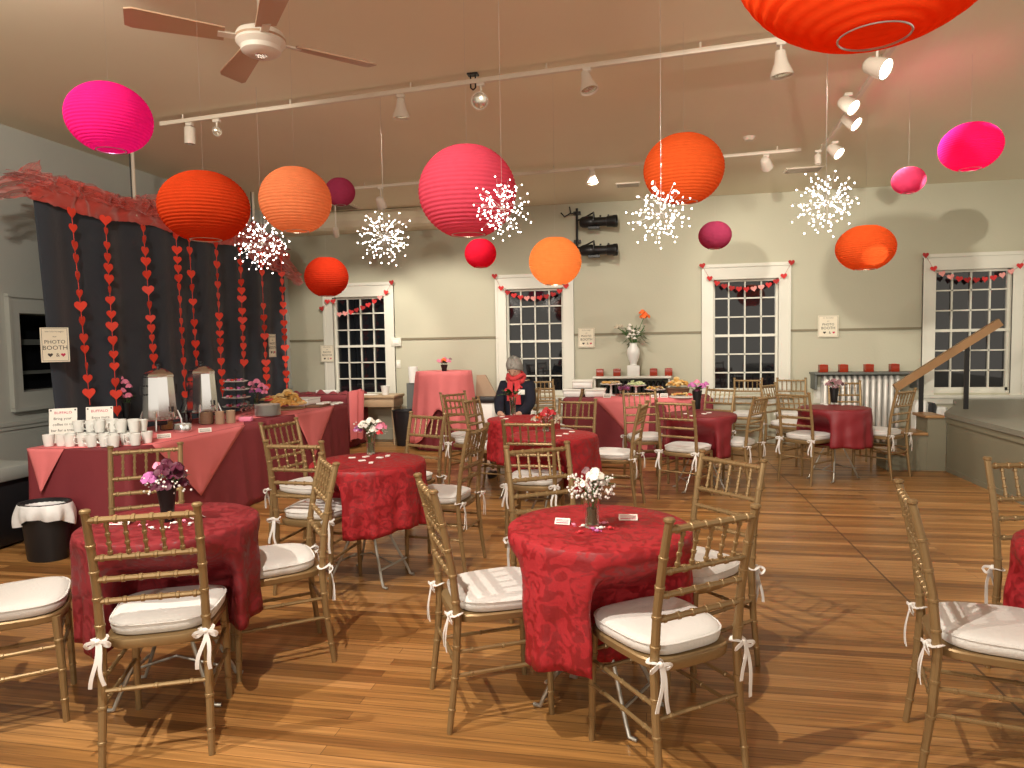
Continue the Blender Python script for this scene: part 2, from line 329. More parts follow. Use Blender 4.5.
# round-edged boxed duct under the ceiling at the left end of the back wall
mb = MB(); prof = [(WY, CZ-.01), (WY-.40, CZ-.01), (WY-.44, CZ-.06), (WY-.45, CZ-.16), (WY-.42, CZ-.24), (WY-.34, CZ-.27), (WY, CZ-.27)]
vs = [Vector((x, y, z)) for x in (WX, -2.3) for y, z in prof]; n = len(prof)
mb.add(vs, [(i, i+1, n+i+1, n+i) for i in range(n-1)]+[tuple(range(n)), tuple(range(2*n-1, n-1, -1))]); struct('trim_3', mb, M['ceil'])
for k, (c, w) in enumerate(WIN):
    PB, PT = PBT[k]; W = empty('window_%d' % (k+1), (c, WY, 0)); W['kind'] = 'structure'
    cw = .155
    mb = MB()
    mb.box((-w-cw, -.028, PB-.06), (-w, .0, PT+.0)); mb.box((w, -.028, PB-.06), (w+cw, 0, PT)); mb.box((-w-cw, -.028, PT), (w+cw, 0, PT+.165))
    mb.box((-w-cw-.015, -.048, PT+.165), (w+cw+.015, 0, PT+.21)); mb.box((-w-cw, -.04, PB-.06), (-w-cw+.03, 0, PT+.165)); mb.box((w+cw-.03, -.04, PB-.06), (w+cw, 0, PT+.165))
    mb.box((-w-.03, -.02, PB-.03), (-w, .12, PT+.03)); mb.box((w, -.02, PB-.03), (w+.03, .12, PT+.03)); mb.box((-w, -.02, PT), (w, .12, PT+.03))
    mb.build('window_casing', M['trim'], W, smooth=False)
    mb = MB().box((-w-cw-.03, -.075, PB-.09), (w+cw+.03, .12, PB-.055)); mb.box((-w-cw, -.03, PB-.17), (w+cw, 0, PB-.09)); mb.box((-w, .02, PB-.06), (w, .12, PB))
    mb.build('window_sill', M['trim'], W, smooth=False)
    mb = MB(); rows, cols = 6, 4
    for i in range(1, cols): x = -w+2*w*i/cols; mb.box((x-.009, .055, PB), (x+.009, .085, PT))
    for j in range(1, rows):
        z = PB+(PT-PB)*j/rows; t = .018 if j == 3 else .009; mb.box((-w, .055-(.02 if j == 3 else 0), z-t), (w, .085, z+t))
    mb.box((-w, .05, PB), (-w+.03, .09, PT)); mb.box((w-.03, .05, PB), (w, .09, PT)); mb.box((-w, .05, PB), (w, .09, PB+.04)); mb.box((-w, .05, PT-.03), (w, .09, PT))
    mb.build('sash_muntins', M['trim'], W, smooth=False)
    MB().box((-w-.02, .088, PB-.02), (w+.02, .096, PT+.02)).build('window_pane', M['pane'], W, smooth=False)

# ------------------------------------------------------------------ chairs
def ring_tube(mb, a, b, r, step=.1, n=8, ph=.5, bump=1.28, pts=None):
    a = Vector(a); b = Vector(b); L = (b-a).length; k = max(1, round(L/step)); P = [a]; R = [r]
    for i in range(k):
        t = (i+ph)/k; w = .0045/L
        for dt, q in ((-w*1.6, 1.0), (-w, bump), (w, bump), (w*1.6, 1.0)): P.append(a.lerp(b, min(1, max(0, t+dt)))); R.append(r*q)
    P.append(b); R.append(r); mb.tube(P, R, n); return mb
def leg_path(mb, P, R, rings, n=10):
    P = [Vector(p) for p in P]; out = []; rr = []
    seg = [(P[i+1]-P[i]).length for i in range(len(P)-1)]; T = sum(seg)
    def at(d):
        i = 0
        while i < len(seg)-1 and d > seg[i]: d -= seg[i]; i += 1
        t = min(1, d/seg[i]); return P[i].lerp(P[i+1], t), R[i]+(R[i+1]-R[i])*t
    ds = [0]; acc = 0
    for s_ in seg: acc += s_; ds.append(acc)
    st = [(d, 1) for d in ds]
    for z in rings: st += [(z-.006, 1), (z-.004, 1.18), (z+.004, 1.18), (z+.006, 1)]
    for d, q in sorted(st):
        p, r = at(max(0, min(T, d))); out.append(p); rr.append(r*q)
    mb.tube(out, rr, n); return mb
def ribbon(mb, pts, w, nrm=(0, 1, 0)):
    pts = [Vector(p) for p in pts]; vs = []; m = len(pts)
    for i, p in enumerate(pts):
        t = (pts[min(i+1, m-1)]-pts[max(0, i-1)]).normalized(); s_ = t.cross(Vector(nrm)); s_ = s_.normalized() if s_.length > 1e-4 else Vector((1,0,0))
        nn = s_.cross(t)*.0012
        vs += [p-s_*w/2+nn, p+s_*w/2+nn, p+s_*w/2-nn, p-s_*w/2-nn]
    fs = [(0,1,2,3), (4*m-1, 4*m-2, 4*m-3, 4*m-4)]
    for i in range(m-1):
        for j in range(4): k=(j+1)%4; fs.append((i*4+j, i*4+k, i*4+4+k, i*4+4+j))
    return mb.add(vs, fs)
def seat_outline(n, w0, w1, d0, d1, e=3.2):
    pts = []
    for i in range(n):
        t = 2*PI*i/n; c, s_ = math.cos(t), math.sin(t)
        x = math.copysign(abs(c)**(2/e), c); y = math.copysign(abs(s_)**(2/e), s_)
        yy = (y+1)/2; w = w0+(w1-w0)*yy; pts.append((x*w, d0+(d1-d0)*yy))
    return pts
def rings_mesh(mb, rings):
    n = len(rings[0]); vs = [p for r in rings for p in r]; fs = [tuple(range(n-1,-1,-1)), tuple(range((len(rings)-1)*n, len(rings)*n))]
    for i in range(len(rings)-1):
        for j in range(n): k=(j+1)%n; fs.append((i*n+j, i*n+k, i*n+n+k, i*n+n+j))
    return mb.add(vs, fs)
def make_chair(variant=0):
    T = empty('chiavari_chair', (0, 0, 0)); G = M['gold']
    # rear legs run up as back posts
    for s_ in (-1, 1):
        mb = MB(); P = [(s_*.178, -.230, 0), (s_*.174, -.200, .24), (s_*.172, -.188, .43), (s_*.172, -.205, .62), (s_*.173, -.235, .78), (s_*.174, -.268, .912)]
        leg_path(mb, P, [.0115, .0145, .0155, .0145, .014, .0135], [.09, .21, .33, .50, .60, .70, .80])
        q = Vector(P[-1]); mb.lathe([(.0135, -.004), (.018, .002), (.018, .009), (.013, .013), (0, .014)], q, 10); mb.build('leg', G, T)
    for s_ in (-1, 1):
        mb = MB(); leg_path(mb, [(s_*.172, .180, 0), (s_*.170, .174, .25), (s_*.167, .165, .425)], [.0115, .0145, .0165], [.09, .21, .33]); mb.build('leg', G, T)
    # seat frame with arched brackets
    mb = MB(); rings = []
    for z, k in ((.405, -.010), (.410, 0), (.432, .004), (.438, -.004)):
        rings.append([(x*(1+k*4), y*(1+k), z) for x, y in seat_outline(36, .172, .195, -.200, .200, 4.2)])
    rings_mesh(mb, rings); mb.build('seat', G, T)
    mb = MB()
    posts = []
    def back(z):
        zz = [(.43, -.188), (.62, -.205), (.78, -.235), (.905, -.268)]
        for (a, ya), (b, yb) in zip(zz, zz[1:]):
            if z <= b: return ya+(yb-ya)*(z-a)/(b-a)
        return -.268
    for z, r in ((.885, .0115), (.745, .0105), (.665, .0105), (.585, .0105)):
        y = back(z); ring_tube(mb, (-.17, y, z), (.17, y, z), r, .057, 8)
    for i in range(5):
        x = -.172+.344*(i+1)/6; ring_tube(mb, (x, back(.745), .748), (x, back(.885), .883), .0062, .035, 6, bump=1.45)
    mb.build('backrest', G, T)
    for a, b in (((-.171, .174, .215), (-.174, -.203, .215)), ((-.170, .173, .305), (-.173, -.197, .305)), ((.171, .174, .215), (.174, -.203, .215)), ((.170, .173, .305), (.173, -.197, .305)),
                 ((-.170, .174, .265), (.170, .174, .265)), ((-.169, .170, .345), (.169, .170, .345)), ((-.174, -.200, .265), (.174, -.200, .265))):
        ring_tube(MB(), a, b, .0078, .12, 7).build('stretcher', G, T)
    # cushion with piping and ribbon ties
    def cz(x, y): return .0
    mb = MB(); rings = []
    for z, k in ((.439, -.012), (.445, .002), (.462, .008), (.478, .006), (.488, -.006), (.495, -.035), (.498, -.10)):
        rings.append([(x*(1+k*4.2), (y-.0)*(1+k*4.2), z) for x, y in seat_outline(48, .166, .194, -.170, .190, 3.6)])
    rings_mesh(mb, rings); cu = mb.build('cushion', M['cushion'], T, sharp=60)
    mb = MB(); mb.tube([(x*1.036, y*1.036, .4795) for x, y in seat_outline(48, .166, .194, -.170, .190, 3.6)], .0032, 6, closed=True); mb.build('piping', M['cushion'], cu)
    r = random.Random(11+variant)
    for s_ in (-1, 1):
        mb = MB(); x = s_*.173; y = -.205
        ribbon(mb, [(x-.002+.021*math.cos(t), -.195+.021*math.sin(t), .452+.004*math.sin(t*2)) for t in [2*PI*i/14 for i in range(15)]], .016, (0, 0, 1))
        mb2 = mb
        mb.ball((x, y-.016, .452), .010, 8, 6)
        for q, (dx, ln) in enumerate(((s_*.02, .155+r.uniform(-.03, .04)), (-s_*.018+r.uniform(-.01, .01), .125+r.uniform(-.02, .05)))):
            ribbon(mb, [(x+dx*t+.006*math.sin(t*5+q), y-.018-.016*math.sin(t*2.2), .452-ln*t) for t in [i/8 for i in range(9)]], .013)
        for q in (-1, 1):
            ribbon(mb, [(x+q*(.004+.036*math.sin(t*PI)*(1 if t < .5 else .9)), y-.018-.008*math.sin(t*2*PI), .452+.010*math.sin(t*2*PI)-.030*t*(1-t)*2) for t in [i/12 for i in range(13)]], .011)
        mb.build('ribbon_tie', M['ribbon'], cu)
    return T
CH0 = [make_chair(v) for v in range(3)]
used = [0, 0, 0]
GRP = 'gold chiavari chairs with white cushions'
def chair(x, y, deg, label, v=0):
    o = CH0[v] if not used[v] else copy_tree(CH0[v]); used[v] = 1
    o.location = (x, y, 0); o.rotation_euler = (0, 0, math.radians(deg)); tag(o, label, 'chair', GRP); return o
CHAIRS = [
 (-2.491, 2.270, 309, 'gold chair cut off by the left edge, only seat and front legs showing'),
 (-1.790, 2.280, 24, 'gold chair seen from behind in front of the nearest left round table'),
 (-2.603, 3.152, 212, 'gold chair behind the purple flowers, in front of the mug table skirt'),
 (-1.705, 2.893, 127, 'gold chair at the right side of the nearest left table, back edge-on'),
 (-2.357, 4.516, 255, 'gold chair touching the food table, with tiers of another chair before it'),
 (-1.953, 3.855, 358, 'gold chair left of the white-flower table with striped shadow on its cushion'),
 (-1.323, 4.338, 83, 'gold chair right of the white-flower table, turned side-on to it'),
 (-1.771, 4.884, 156, 'gold chair behind the white-flower table, before the pink cocktail table'),
 (-1.724, 6.855, 341, 'gold chair left of the far red table, ribbon bow on its left post'),
 (-1.868, 7.215, 236, 'gold chair farthest back against the pink cocktail cloth'),
 (-1.420, 6.500, 258, 'gold chair with slim side-on back between the two mid red tables'),
 (-0.416, 3.342, 212, 'gold chair tucked behind the front centre table, back towards us over the flowers'),
 (-0.788, 4.952, 358, 'gold chair at the near side of the middle red table, ribbon at its right post'),
 (-0.270, 6.078, 79, 'gold chair right of the middle red table, side-on, above the white bouquet'),
 (0.015, 7.201, 196, 'gold chair in front of the pink triangle of the dessert table'),
 (0.375, 6.495, 334, 'gold chair seen from behind with two bows, before the maroon round table'),
 (0.838, 6.893, 60, 'gold chair at the right side of the maroon round table, side-on'),
 (0.663, 7.722, 142, 'gold chair behind the maroon round table with purple flowers'),
 (1.330, 9.450, 172, 'gold chair directly below the third window, facing the room'),
 (1.870, 9.420, 171, 'gold chair below the right edge of the third window'),
 (1.646, 8.450, 232, 'gold chair between the two right hand round tables, turned side-on'),
 (1.615, 7.37, 316, 'gold chair at the left front of the table by the radiator'),
 (2.363, 8.750, 174, 'gold chair behind the radiator-side table, against the white radiator'),
 (2.399, 7.740, 44, 'gold chair nearest the stage steps, below the wooden handrail'),
 (-1.135, 8.000, 205, 'gold chair just right of the seated person, behind red flowers'),
 (-1.410, 9.420, 189, 'gold chair standing alone below the second window'),
 (-0.672, 6.155, 168, 'gold chair behind the middle red table, before the maroon dessert cloth'),
 (-0.934, 7.455, 95, 'gold chair seen edge-on between the second window and dessert table'),
 (-0.605, 2.671, 298, 'gold chair at the left of the front centre table, side-on, seat under its cloth'),
 (0.048, 2.410, 37, 'gold chair nearest us in front of the centre table, white cushion towards us'),
 (0.200, 3.110, 134, 'gold chair at the right of the front centre table, partly behind the nearest one'),
 (1.152, 2.540, 258, 'gold chair at the right foreground with slatted shadow on its cushion'),
 (1.690, 3.090, 192, 'gold chair at the right edge behind the corner of red cloth'),
]
for i, (x, y, d, l) in enumerate(CHAIRS): chair(x, y, d, l, i % 3)

# ------------------------------------------------------------------ round tables
def drape(cx, cy, R, top, drop, seed, m, folds=9, amp=.035, name='tablecloth', hemvar=.05, flare=.02, label='', group=None, cat='tablecloth', part=None):
    near = [(hx, hy, math.radians(ha)) for hx, hy, ha, _ in CHAIRS if math.hypot(hx-cx, hy-cy) < .75]
    near = [h for h in near if (-math.sin(h[2]))*(cx-h[0])+math.cos(h[2])*(cy-h[1]) > .1]
    r = random.Random(seed); ph = [r.uniform(0, 2*PI) for _ in range(4)]; mb = MB(); n = 160
    def fold(q): return .55*math.cos(folds*q+ph[0])+.3*math.cos((folds-2)*q+ph[1])+.25*math.cos((folds*2+1)*q+ph[2])
    rings = []
    for k in range(5): rr = R*(.05+.95*k/4) if k < 4 else R-.004; rings.append([Vector((rr*math.cos(2*PI*j/n), rr*math.sin(2*PI*j/n), top+.0015*noise.noise(Vector((rr*5*math.cos(2*PI*j/n), rr*5*math.sin(2*PI*j/n), seed))))) for j in range(n)])
    rings.append([Vector(((R+.004)*math.cos(2*PI*j/n), (R+.004)*math.sin(2*PI*j/n), top-.006)) for j in range(n)])
    K = 14
    for k in range(1, K+1):
        t = k/K; ring = []
        for j in range(n):
            q = 2*PI*j/n; f = fold(q); a = amp*(t**.8); rr = R+.006+flare*t+a*(f-.1)+.003*math.sin(13*t+q*5)
            dz = drop*(1+hemvar*math.sin(2*q+ph[3])+hemvar*.5*math.cos(4*q+ph[1]))*t
            p = Vector((rr*math.cos(q), rr*math.sin(q), top-.006-dz)); fade = min(1, max(0, (.70-p.z)/.20)); fade = fade*fade*(3-2*fade)
            if fade > 0:
                for hx, hy, ha in near:
                    ca, sa = math.cos(ha), math.sin(ha); dx, dy = p.x+cx-hx, p.y+cy-hy; lx = dx*ca+dy*sa; ly = -dx*sa+dy*ca
                    e = max(0, 1-max(0, abs(lx)-.17)/.085); e = e*e*(3-2*e)
                    if e > 0 and -.3 < ly < .222: sh = (.222-ly)*e*fade; p.x += -sa*sh; p.y += ca*sh
            ring.append(p)
        rings.append(ring)
    n0 = len(rings[0]); vs = [p for r_ in rings for p in r_]; fs = [tuple(range(n0))]
    for i in range(len(rings)-1):
        for j in range(n0): k=(j+1)%n0; fs.append((i*n0+j, i*n0+k, i*n0+n0+k, i*n0+n0+j))
    mb.add(vs, fs)
    o = mb.build(name, m, loc=(cx, cy, 0), sharp=80); md = o.modifiers.new('thickness', 'SOLIDIFY'); md.thickness = .0016; md.offset = -1
    tag(o, label, cat, group); return o
def make_round_table():
    T = empty('round_table', (0, 0, 0))
    MB().lathe([(.0, .715), (.322, .715), (.328, .719), (.328, .728), (.323, .732), (0, .732)], n=48).build('tabletop', M['woodd'], T)
    for sx in (-1, 1):
        for sy in (-1, 1):
            mb = MB(); mb.tube([(sx*.03, sy*.035, .715), (sx*.03, sy*.035, .42), (sx*.18, sy*.135, .05), (sx*.195, sy*.14, .012), (sx*.225, sy*.14, .009)], .0085, 8); mb.build('leg', M['leg'], T)
    for sx in (-1, 1):
        mb = MB(); mb.tube([(sx*.172, -.135, .11), (sx*.172, .135, .11)], .007, 7); mb.build('crossbar', M['leg'], T)
    MB().tube([(-.172, 0, .11), (0, 0, .16), (.172, 0, .11)], .006, 6).build('brace', M['leg'], T)
    return T
RT0 = None; TABLES = {}
TT = [('T1', -.18, 2.68, 'red', 11, -25, 'damask red cloth on the front centre table with the white bouquet', 'round folding table under the front centre red cloth'),
      ('T2', -1.95, 2.52, 'red2', 3, 15, 'dark red cloth on the nearest left table with purple flowers', 'round folding table under the nearest left dark red cloth'),
      ('T3', -1.69, 4.00, 'red', 5, -15, 'bright red damask cloth on the table with white and pink flowers', 'round folding table under the damask cloth with white flowers'),
      ('T4', -.70, 5.28, 'red', 6, 33, 'bright red cloth on the middle table with coral and beige flowers', 'round folding table under the middle red cloth'),
      ('T5', -1.13, 6.40, 'red', 8, 70, 'red cloth on the table in front of the seated person', 'round folding table in front of the seated person'),
      ('T6', .52, 6.84, 'red3', 9, 15, 'plain maroon cloth on the round table with a purple bouquet', 'round folding table under the plain maroon cloth'),
      ('T7', 1.90, 7.52, 'red3', 12, 40, 'plain dark red cloth on the round table before the white radiator', 'round folding table before the white radiator'),
      ('T8', 1.60, 2.58, 'red', 14, 10, 'red damask cloth just entering at the right edge', 'round folding table cut off by the right edge')]
for nm, x, y, m, sd, rz, lc, lt in TT:
    if RT0 is None: t = RT0 = make_round_table()
    else: t = copy_tree(RT0)
    t.location = (x, y, 0); t.rotation_euler = (0, 0, math.radians(rz)); tag(t, lt, 'table', 'round folding tables')
    drape(x, y, {'T1': .352, 'T2': .345, 'T3': .348}.get(nm, .338), .7365, {'T1': .455, 'T2': .42}.get(nm, .385), sd, M[m], folds=8+sd % 3, amp=.032, flare=.010, label=lc, group='round red tablecloths')
    TABLES[nm] = (x, y)
TZ = .7385

# ------------------------------------------------------------------ flowers
def rose(mb, c, r, seed=0):
    rr = random.Random(seed); c = Vector(c)
    mb.ball(c, r*.45, 7, 5, (1, 1, 1.1))
    for lay, (n, rad, up, sz) in enumerate(((4, .42, .25, .55), (6, .75, -.05, .6))):
        for i in range(n):
            q = 2*PI*i/n+lay*.5+rr.uniform(-.2, .2); d = Vector((math.cos(q), math.sin(q), 0))
            p = c+d*(r*rad)+Vector((0, 0, r*up)); tn = Vector((-d.y, d.x, 0)); nrm = (d+Vector((0, 0, .8 if lay else .3))).normalized(); v = nrm.cross(tn)
            pts = []; k = 7
            for j in range(k): a = 2*PI*j/k; pts.append(p+tn*(math.cos(a)*r*sz)+v*(math.sin(a)*r*sz)+nrm*(.12*r*math.cos(2*a)))
            o = p-nrm*r*.16; mb.add(pts+[o, p+nrm*r*.05], [(j, (j+1) % k, k) for j in range(k)]+[((j+1) % k, j, k+1) for j in range(k)])
def leafm(mb, a, d, ln, w, seed=0):
    a = Vector(a); d = Vector(d).normalized(); s_ = d.cross(Vector((0, 0, 1))); s_ = s_.normalized() if s_.length > .01 else Vector((1, 0, 0)); u = s_.cross(d)
    vs = []; K = 6
    for i in range(K+1):
        t = i/K; h = w*math.sin(PI*min(1, t*.95+.03))*.5; p = a+d*ln*t-Vector((0, 0, ln*.25*t*t)); vs += [p-s_*h+u*h*.25, p, p+s_*h+u*h*.25]
    fs = []
    for i in range(K):
        for j in range(2): fs.append((i*3+j, i*3+j+1, i*3+3+j+1, i*3+3+j))
    mb.add(vs, fs)
def bouquet(loc, vase, spec, label, name='flower_vase', scale=1.0, stemc='stem', spread=.09, h0=.17, breath=0, leaves=6, cat='flower arrangement', group='flower centrepieces', seed=1, vh=.15, vr=.034):
    r = random.Random(seed); T = empty(name, loc)
    if vase == 'glass':
        mb = MB(); mb.lathe([(vr*.75, 0), (vr*.8, .004), (vr*.78, vh*.5), (vr*1.05, vh), (vr*.98, vh), (vr*.7, vh*.5), (vr*.68, .012), (0, .012)], n=20); mb.build('vase', M['glass'], T, sharp=50)
        MB().lathe([(0, .014), (vr*.62, .014), (vr*.62, vh*.55), (0, vh*.55)], n=14).build('water', M['water'], T)
    elif vase == 'dark':
        MB().lathe([(vr*.7, 0), (vr*.75, .004), (vr*.8, vh*.4), (vr*1.15, vh), (vr*1.05, vh), (vr*.6, vh*.5), (0, vh*.5)], n=20).build('vase', M['iron'], T, sharp=50)
    else: MB().lathe([(vr*.8, 0), (vr*1.1, vh*.4), (vr*.7, vh*.9), (vr*.9, vh), (vr*.8, vh), (vr*.5, vh*.8), (0, vh*.8)], n=20).build('vase', vase, T, sharp=50)
    mb = MB()
    for i in range(7): q = r.uniform(0, 2*PI); mb.tube([(r.uniform(-.01, .01), r.uniform(-.01, .01), .02), (spread*.3*math.cos(q), spread*.3*math.sin(q), vh+.01), (spread*.7*math.cos(q), spread*.7*math.sin(q), h0+.02)], .0022*scale, 5)
    mb.build('stems', M[stemc], T)
    if leaves:
        mb = MB()
        for i in range(leaves): q = r.uniform(0, 2*PI); leafm(mb, (spread*.2*math.cos(q), spread*.2*math.sin(q), h0-.01+r.uniform(0, .03)), (math.cos(q), math.sin(q), r.uniform(.2, .9)), spread*r.uniform(.8, 1.3), spread*.35)
        mb.build('leaves', M['leaf'], T)
    for i, (mt, dx, dy, dz, rr_) in enumerate(spec):
        mb = MB(); rose(mb, (dx, dy, h0+dz), rr_, seed*31+i); mb.build('blossom', M[mt], T, sharp=70)
    if breath:
        mb = MB()
        for i in range(breath):
            q = r.uniform(0, 2*PI); a = r.uniform(0, 1)**.6*spread*1.15; z = h0+r.uniform(-.035, .045)*(1 if a > spread*.5 else 1.3)
            mb.ball((a*math.cos(q), a*math.sin(q), z), r.uniform(.0035, .006)*scale, 5, 4)
        o = mb.build('baby_breath', M['breath'], T); o['kind'] = 'stuff'
    return tag(T, label, cat, group)
def tpos(k, du, dv): return (TABLES[k][0]+du, TABLES[k][1]+dv, TZ)
bouquet(tuple(Zp(592, 527, TZ)), 'glass', [('rosew', .015, -.01, .055, .034), ('rosew', .04, .01, .02, .022), ('dusty', -.02, .03, .06, .02), ('rosew', -.03, -.03, .02, .018)],
        'clear vase of white baby breath and a white rose on the front table', h0=.155, breath=230, spread=.082, vh=.135, seed=3)
bouquet(tuple(Zp(168, 521, TZ)), 'dark', [('magenta', -.045, -.04, .03, .034), ('burg', .01, -.03, .06, .034), ('burg', .05, .0, .045, .038), ('burg', .03, -.04, .0, .03), ('burg', .07, -.02, .075, .026), ('burg', -.01, .02, .08, .028), ('rosep', -.03, -.01, .075, .02), ('burg', .05, .03, .0, .03), ('burg', .0, -.06, -.005, .022)],
        'dark vase of burgundy blooms and one violet rose on the nearest left table', h0=.16, breath=90, spread=.085, vh=.14, seed=5)
bouquet(tuple(Zp(371, 454, TZ)), 'glass', [('rosew', -.03, -.04, .03, .036), ('rosew', .03, -.03, .0, .030), ('rosew', -.0, .0, .05, .032), ('magenta', -.075, -.02, .0, .030), ('rosep', .085, -.02, .02, .036), ('redp', .08, -.04, -.02, .022), ('rosew', -.06, .02, .03, .026), ('rosew', .05, .02, .04, .026)],
        'glass vase of white and pink flowers on the bright damask table', h0=.17, breath=60, spread=.10, vh=.14, leaves=9, seed=6)
bouquet(tuple(Zp(546, 431, TZ)), 'glass', [('redp', .0, -.03, .03, .042), ('coral', -.05, -.01, .0, .03), ('redp', .05, .0, .03, .034), ('beige', .09, .02, -.01, .036), ('beige', -.09, .0, -.02, .030), ('beige', .08, -.03, -.04, .03), ('redp', .0, .03, .05, .03)],
        'squat arrangement of red roses and beige dried blooms on the middle table', h0=.12, spread=.11, vh=.10, breath=50, seed=7)
bouquet(tuple(Zp(513, 415, TZ)), 'glass', [('redp', .0, -.03, .0, .03), ('redp', .07, .0, .08, .026), ('redp', -.06, .0, .05, .024), ('rosep', -.05, .03, .0, .018), ('redp', .04, -.02, .05, .022)],
        'glass vase with leafy red flowers in front of the seated person', h0=.20, spread=.12, vh=.17, leaves=14, seed=8)
bouquet(tuple(Zp(697, 409, TZ)), 'dark', [('magenta', -.05, -.02, .05, .04), ('magenta', .05, -.02, .04, .04), ('burg', .0, -.03, .0, .03), ('rosep', .0, .02, .08, .032), ('magenta', .09, .02, .06, .03)],
        'dark vase of purple and pink flowers on the plain maroon table', h0=.20, spread=.11, vh=.19, vr=.045, seed=9)
bouquet(tuple(Zp(834, 402.5, TZ)), 'dark', [('dusty', -.05, -.02, .02, .045), ('dusty', .04, -.03, .03, .045), ('dusty', .0, .02, .04, .045), ('dusty', .08, .02, .01, .035), ('rosew', -.07, .02, .04, .03), ('dusty', .0, -.04, -.01, .035)],
        'wide muted dusty bouquet in dark vase on the table by the radiator', h0=.19, spread=.11, vh=.17, vr=.045, breath=40, seed=10)

# cards and sweets on the tables
def card(p, rz, w=.06, d=.04, h=.02, label='', m='paperw', acc='inkred', grp='folded cards on the tables'):
    T = empty('folded_card', p, rz); mb = MB(); th = .0012
    mb.add([(-w/2, -d/2, 0), (w/2, -d/2, 0), (w/2, 0, h), (-w/2, 0, h), (-w/2, d/2, 0), (w/2, d/2, 0)], [(0, 1, 2, 3), (3, 2, 5, 4)])
    o = mb.build('card', M[m], T, smooth=False); md = o.modifiers.new('thickness', 'SOLIDIFY'); md.thickness = th
    mb = MB(); a = math.atan2(h, d/2)
    for t0, t1 in ((.15, .28), (.45, .52), (.65, .72)):
        mb.add([(-w*.42, -d/2*(1-t0)-.0006, h*t0+.0012), (w*.42, -d/2*(1-t0)-.0006, h*t0+.0012), (w*.42, -d/2*(1-t1)-.0006, h*t1+.0012), (-w*.42, -d/2*(1-t1)-.0006, h*t1+.0012)], [(0, 1, 2, 3)])
    mb.build('printed_band', M[acc], T, smooth=False); return tag(T, label, 'card', grp)
card(Zp(563, 523, TZ+.001), -.1, label='small folded white card left of the white bouquet')
card(Zp(628, 519, TZ+.001), .1, .075, label='folded white card right of the white bouquet')
card(Zp(121, 523, TZ+.001), .2, .09, .05, label='folded pink-printed card left of the burgundy bouquet')
card(Zp(196, 517, TZ+.001), -.5, .07, .05, label='folded card right of the burgundy bouquet')
def sweet(p, m, rz, label):
    mb = MB(); mb.ball((0, 0, .006), .008, 8, 6, (1.3, 1, .75))
    for s_ in (-1, 1): mb.add([(s_*.009, 0, .006), (s_*.018, -.007, .003), (s_*.018, .007, .009), (s_*.018, .007, .003)], [(0, 1, 2), (0, 3, 1), (0, 2, 3)])
    o = mb.build('wrapped_sweet', M[m], loc=p); o.rotation_euler = (0, 0, rz); tag(o, label, 'sweet', 'wrapped sweets scattered round the bouquets')
SW = [(574, 526, 'rosep', 'front table, left of the vase foot'), (580, 533, 'redp', 'front table, nearest in front of the vase'), (583, 527, 'breath', 'front table, touching the vase foot'), (601, 529, 'breath', 'front table, just right of the vase foot'),
      (597, 532, 'magenta', 'front table, purple before the vase'), (593, 530, 'magenta', 'front table, purple under the vase rim'), (604, 524, 'rosep', 'front table, pink towards the right card'), (610, 529, 'redp', 'front table, red farthest right'),
      (143, 526, 'rosep', 'left table, pink beside the left card'), (152, 529, 'breath', 'left table, white in front of the vase'), (165, 529, 'breath', 'left table, pale below the vase'), (175, 524, 'breath', 'left table, pale right of the vase'), (184, 522, 'rosep', 'left table, pink right of the vase'), (190, 525, 'breath', 'left table, near the right card')]
for u, v, m, l in SW: sweet(Zp(u, v, TZ), m, rnd.uniform(0, 6), 'tiny wrapped sweet on the '+l)
for k, (cs, nm) in {'T3': ([(352, 458), (362, 461), (371, 463), (380, 458), (388, 456), (366, 457)], 'white flower table'), 'T4': ([(566, 434), (559, 436), (572, 432)], 'middle table'), 'T5': ([(502, 417), (506, 419)], 'table before the seated person'),
                    'T6': ([(686, 414), (692, 416), (704, 414), (709, 413)], 'plain maroon table'), 'T7': ([(822, 404), (826, 405), (843, 405), (850, 404)], 'radiator side table')}.items():
    for u, v in cs:
        p = Zp(u, v, TZ); mb = MB(); mb.bbox((-.022, -.014, 0), (.022, .014, .006), .002); o = mb.build('paper_slip', M['paperw'], loc=p); o.rotation_euler = (0, 0, rnd.uniform(0, 3))
        tag(o, 'small white paper slip beside the flowers on the '+nm, 'paper slip', 'paper slips on the '+nm)

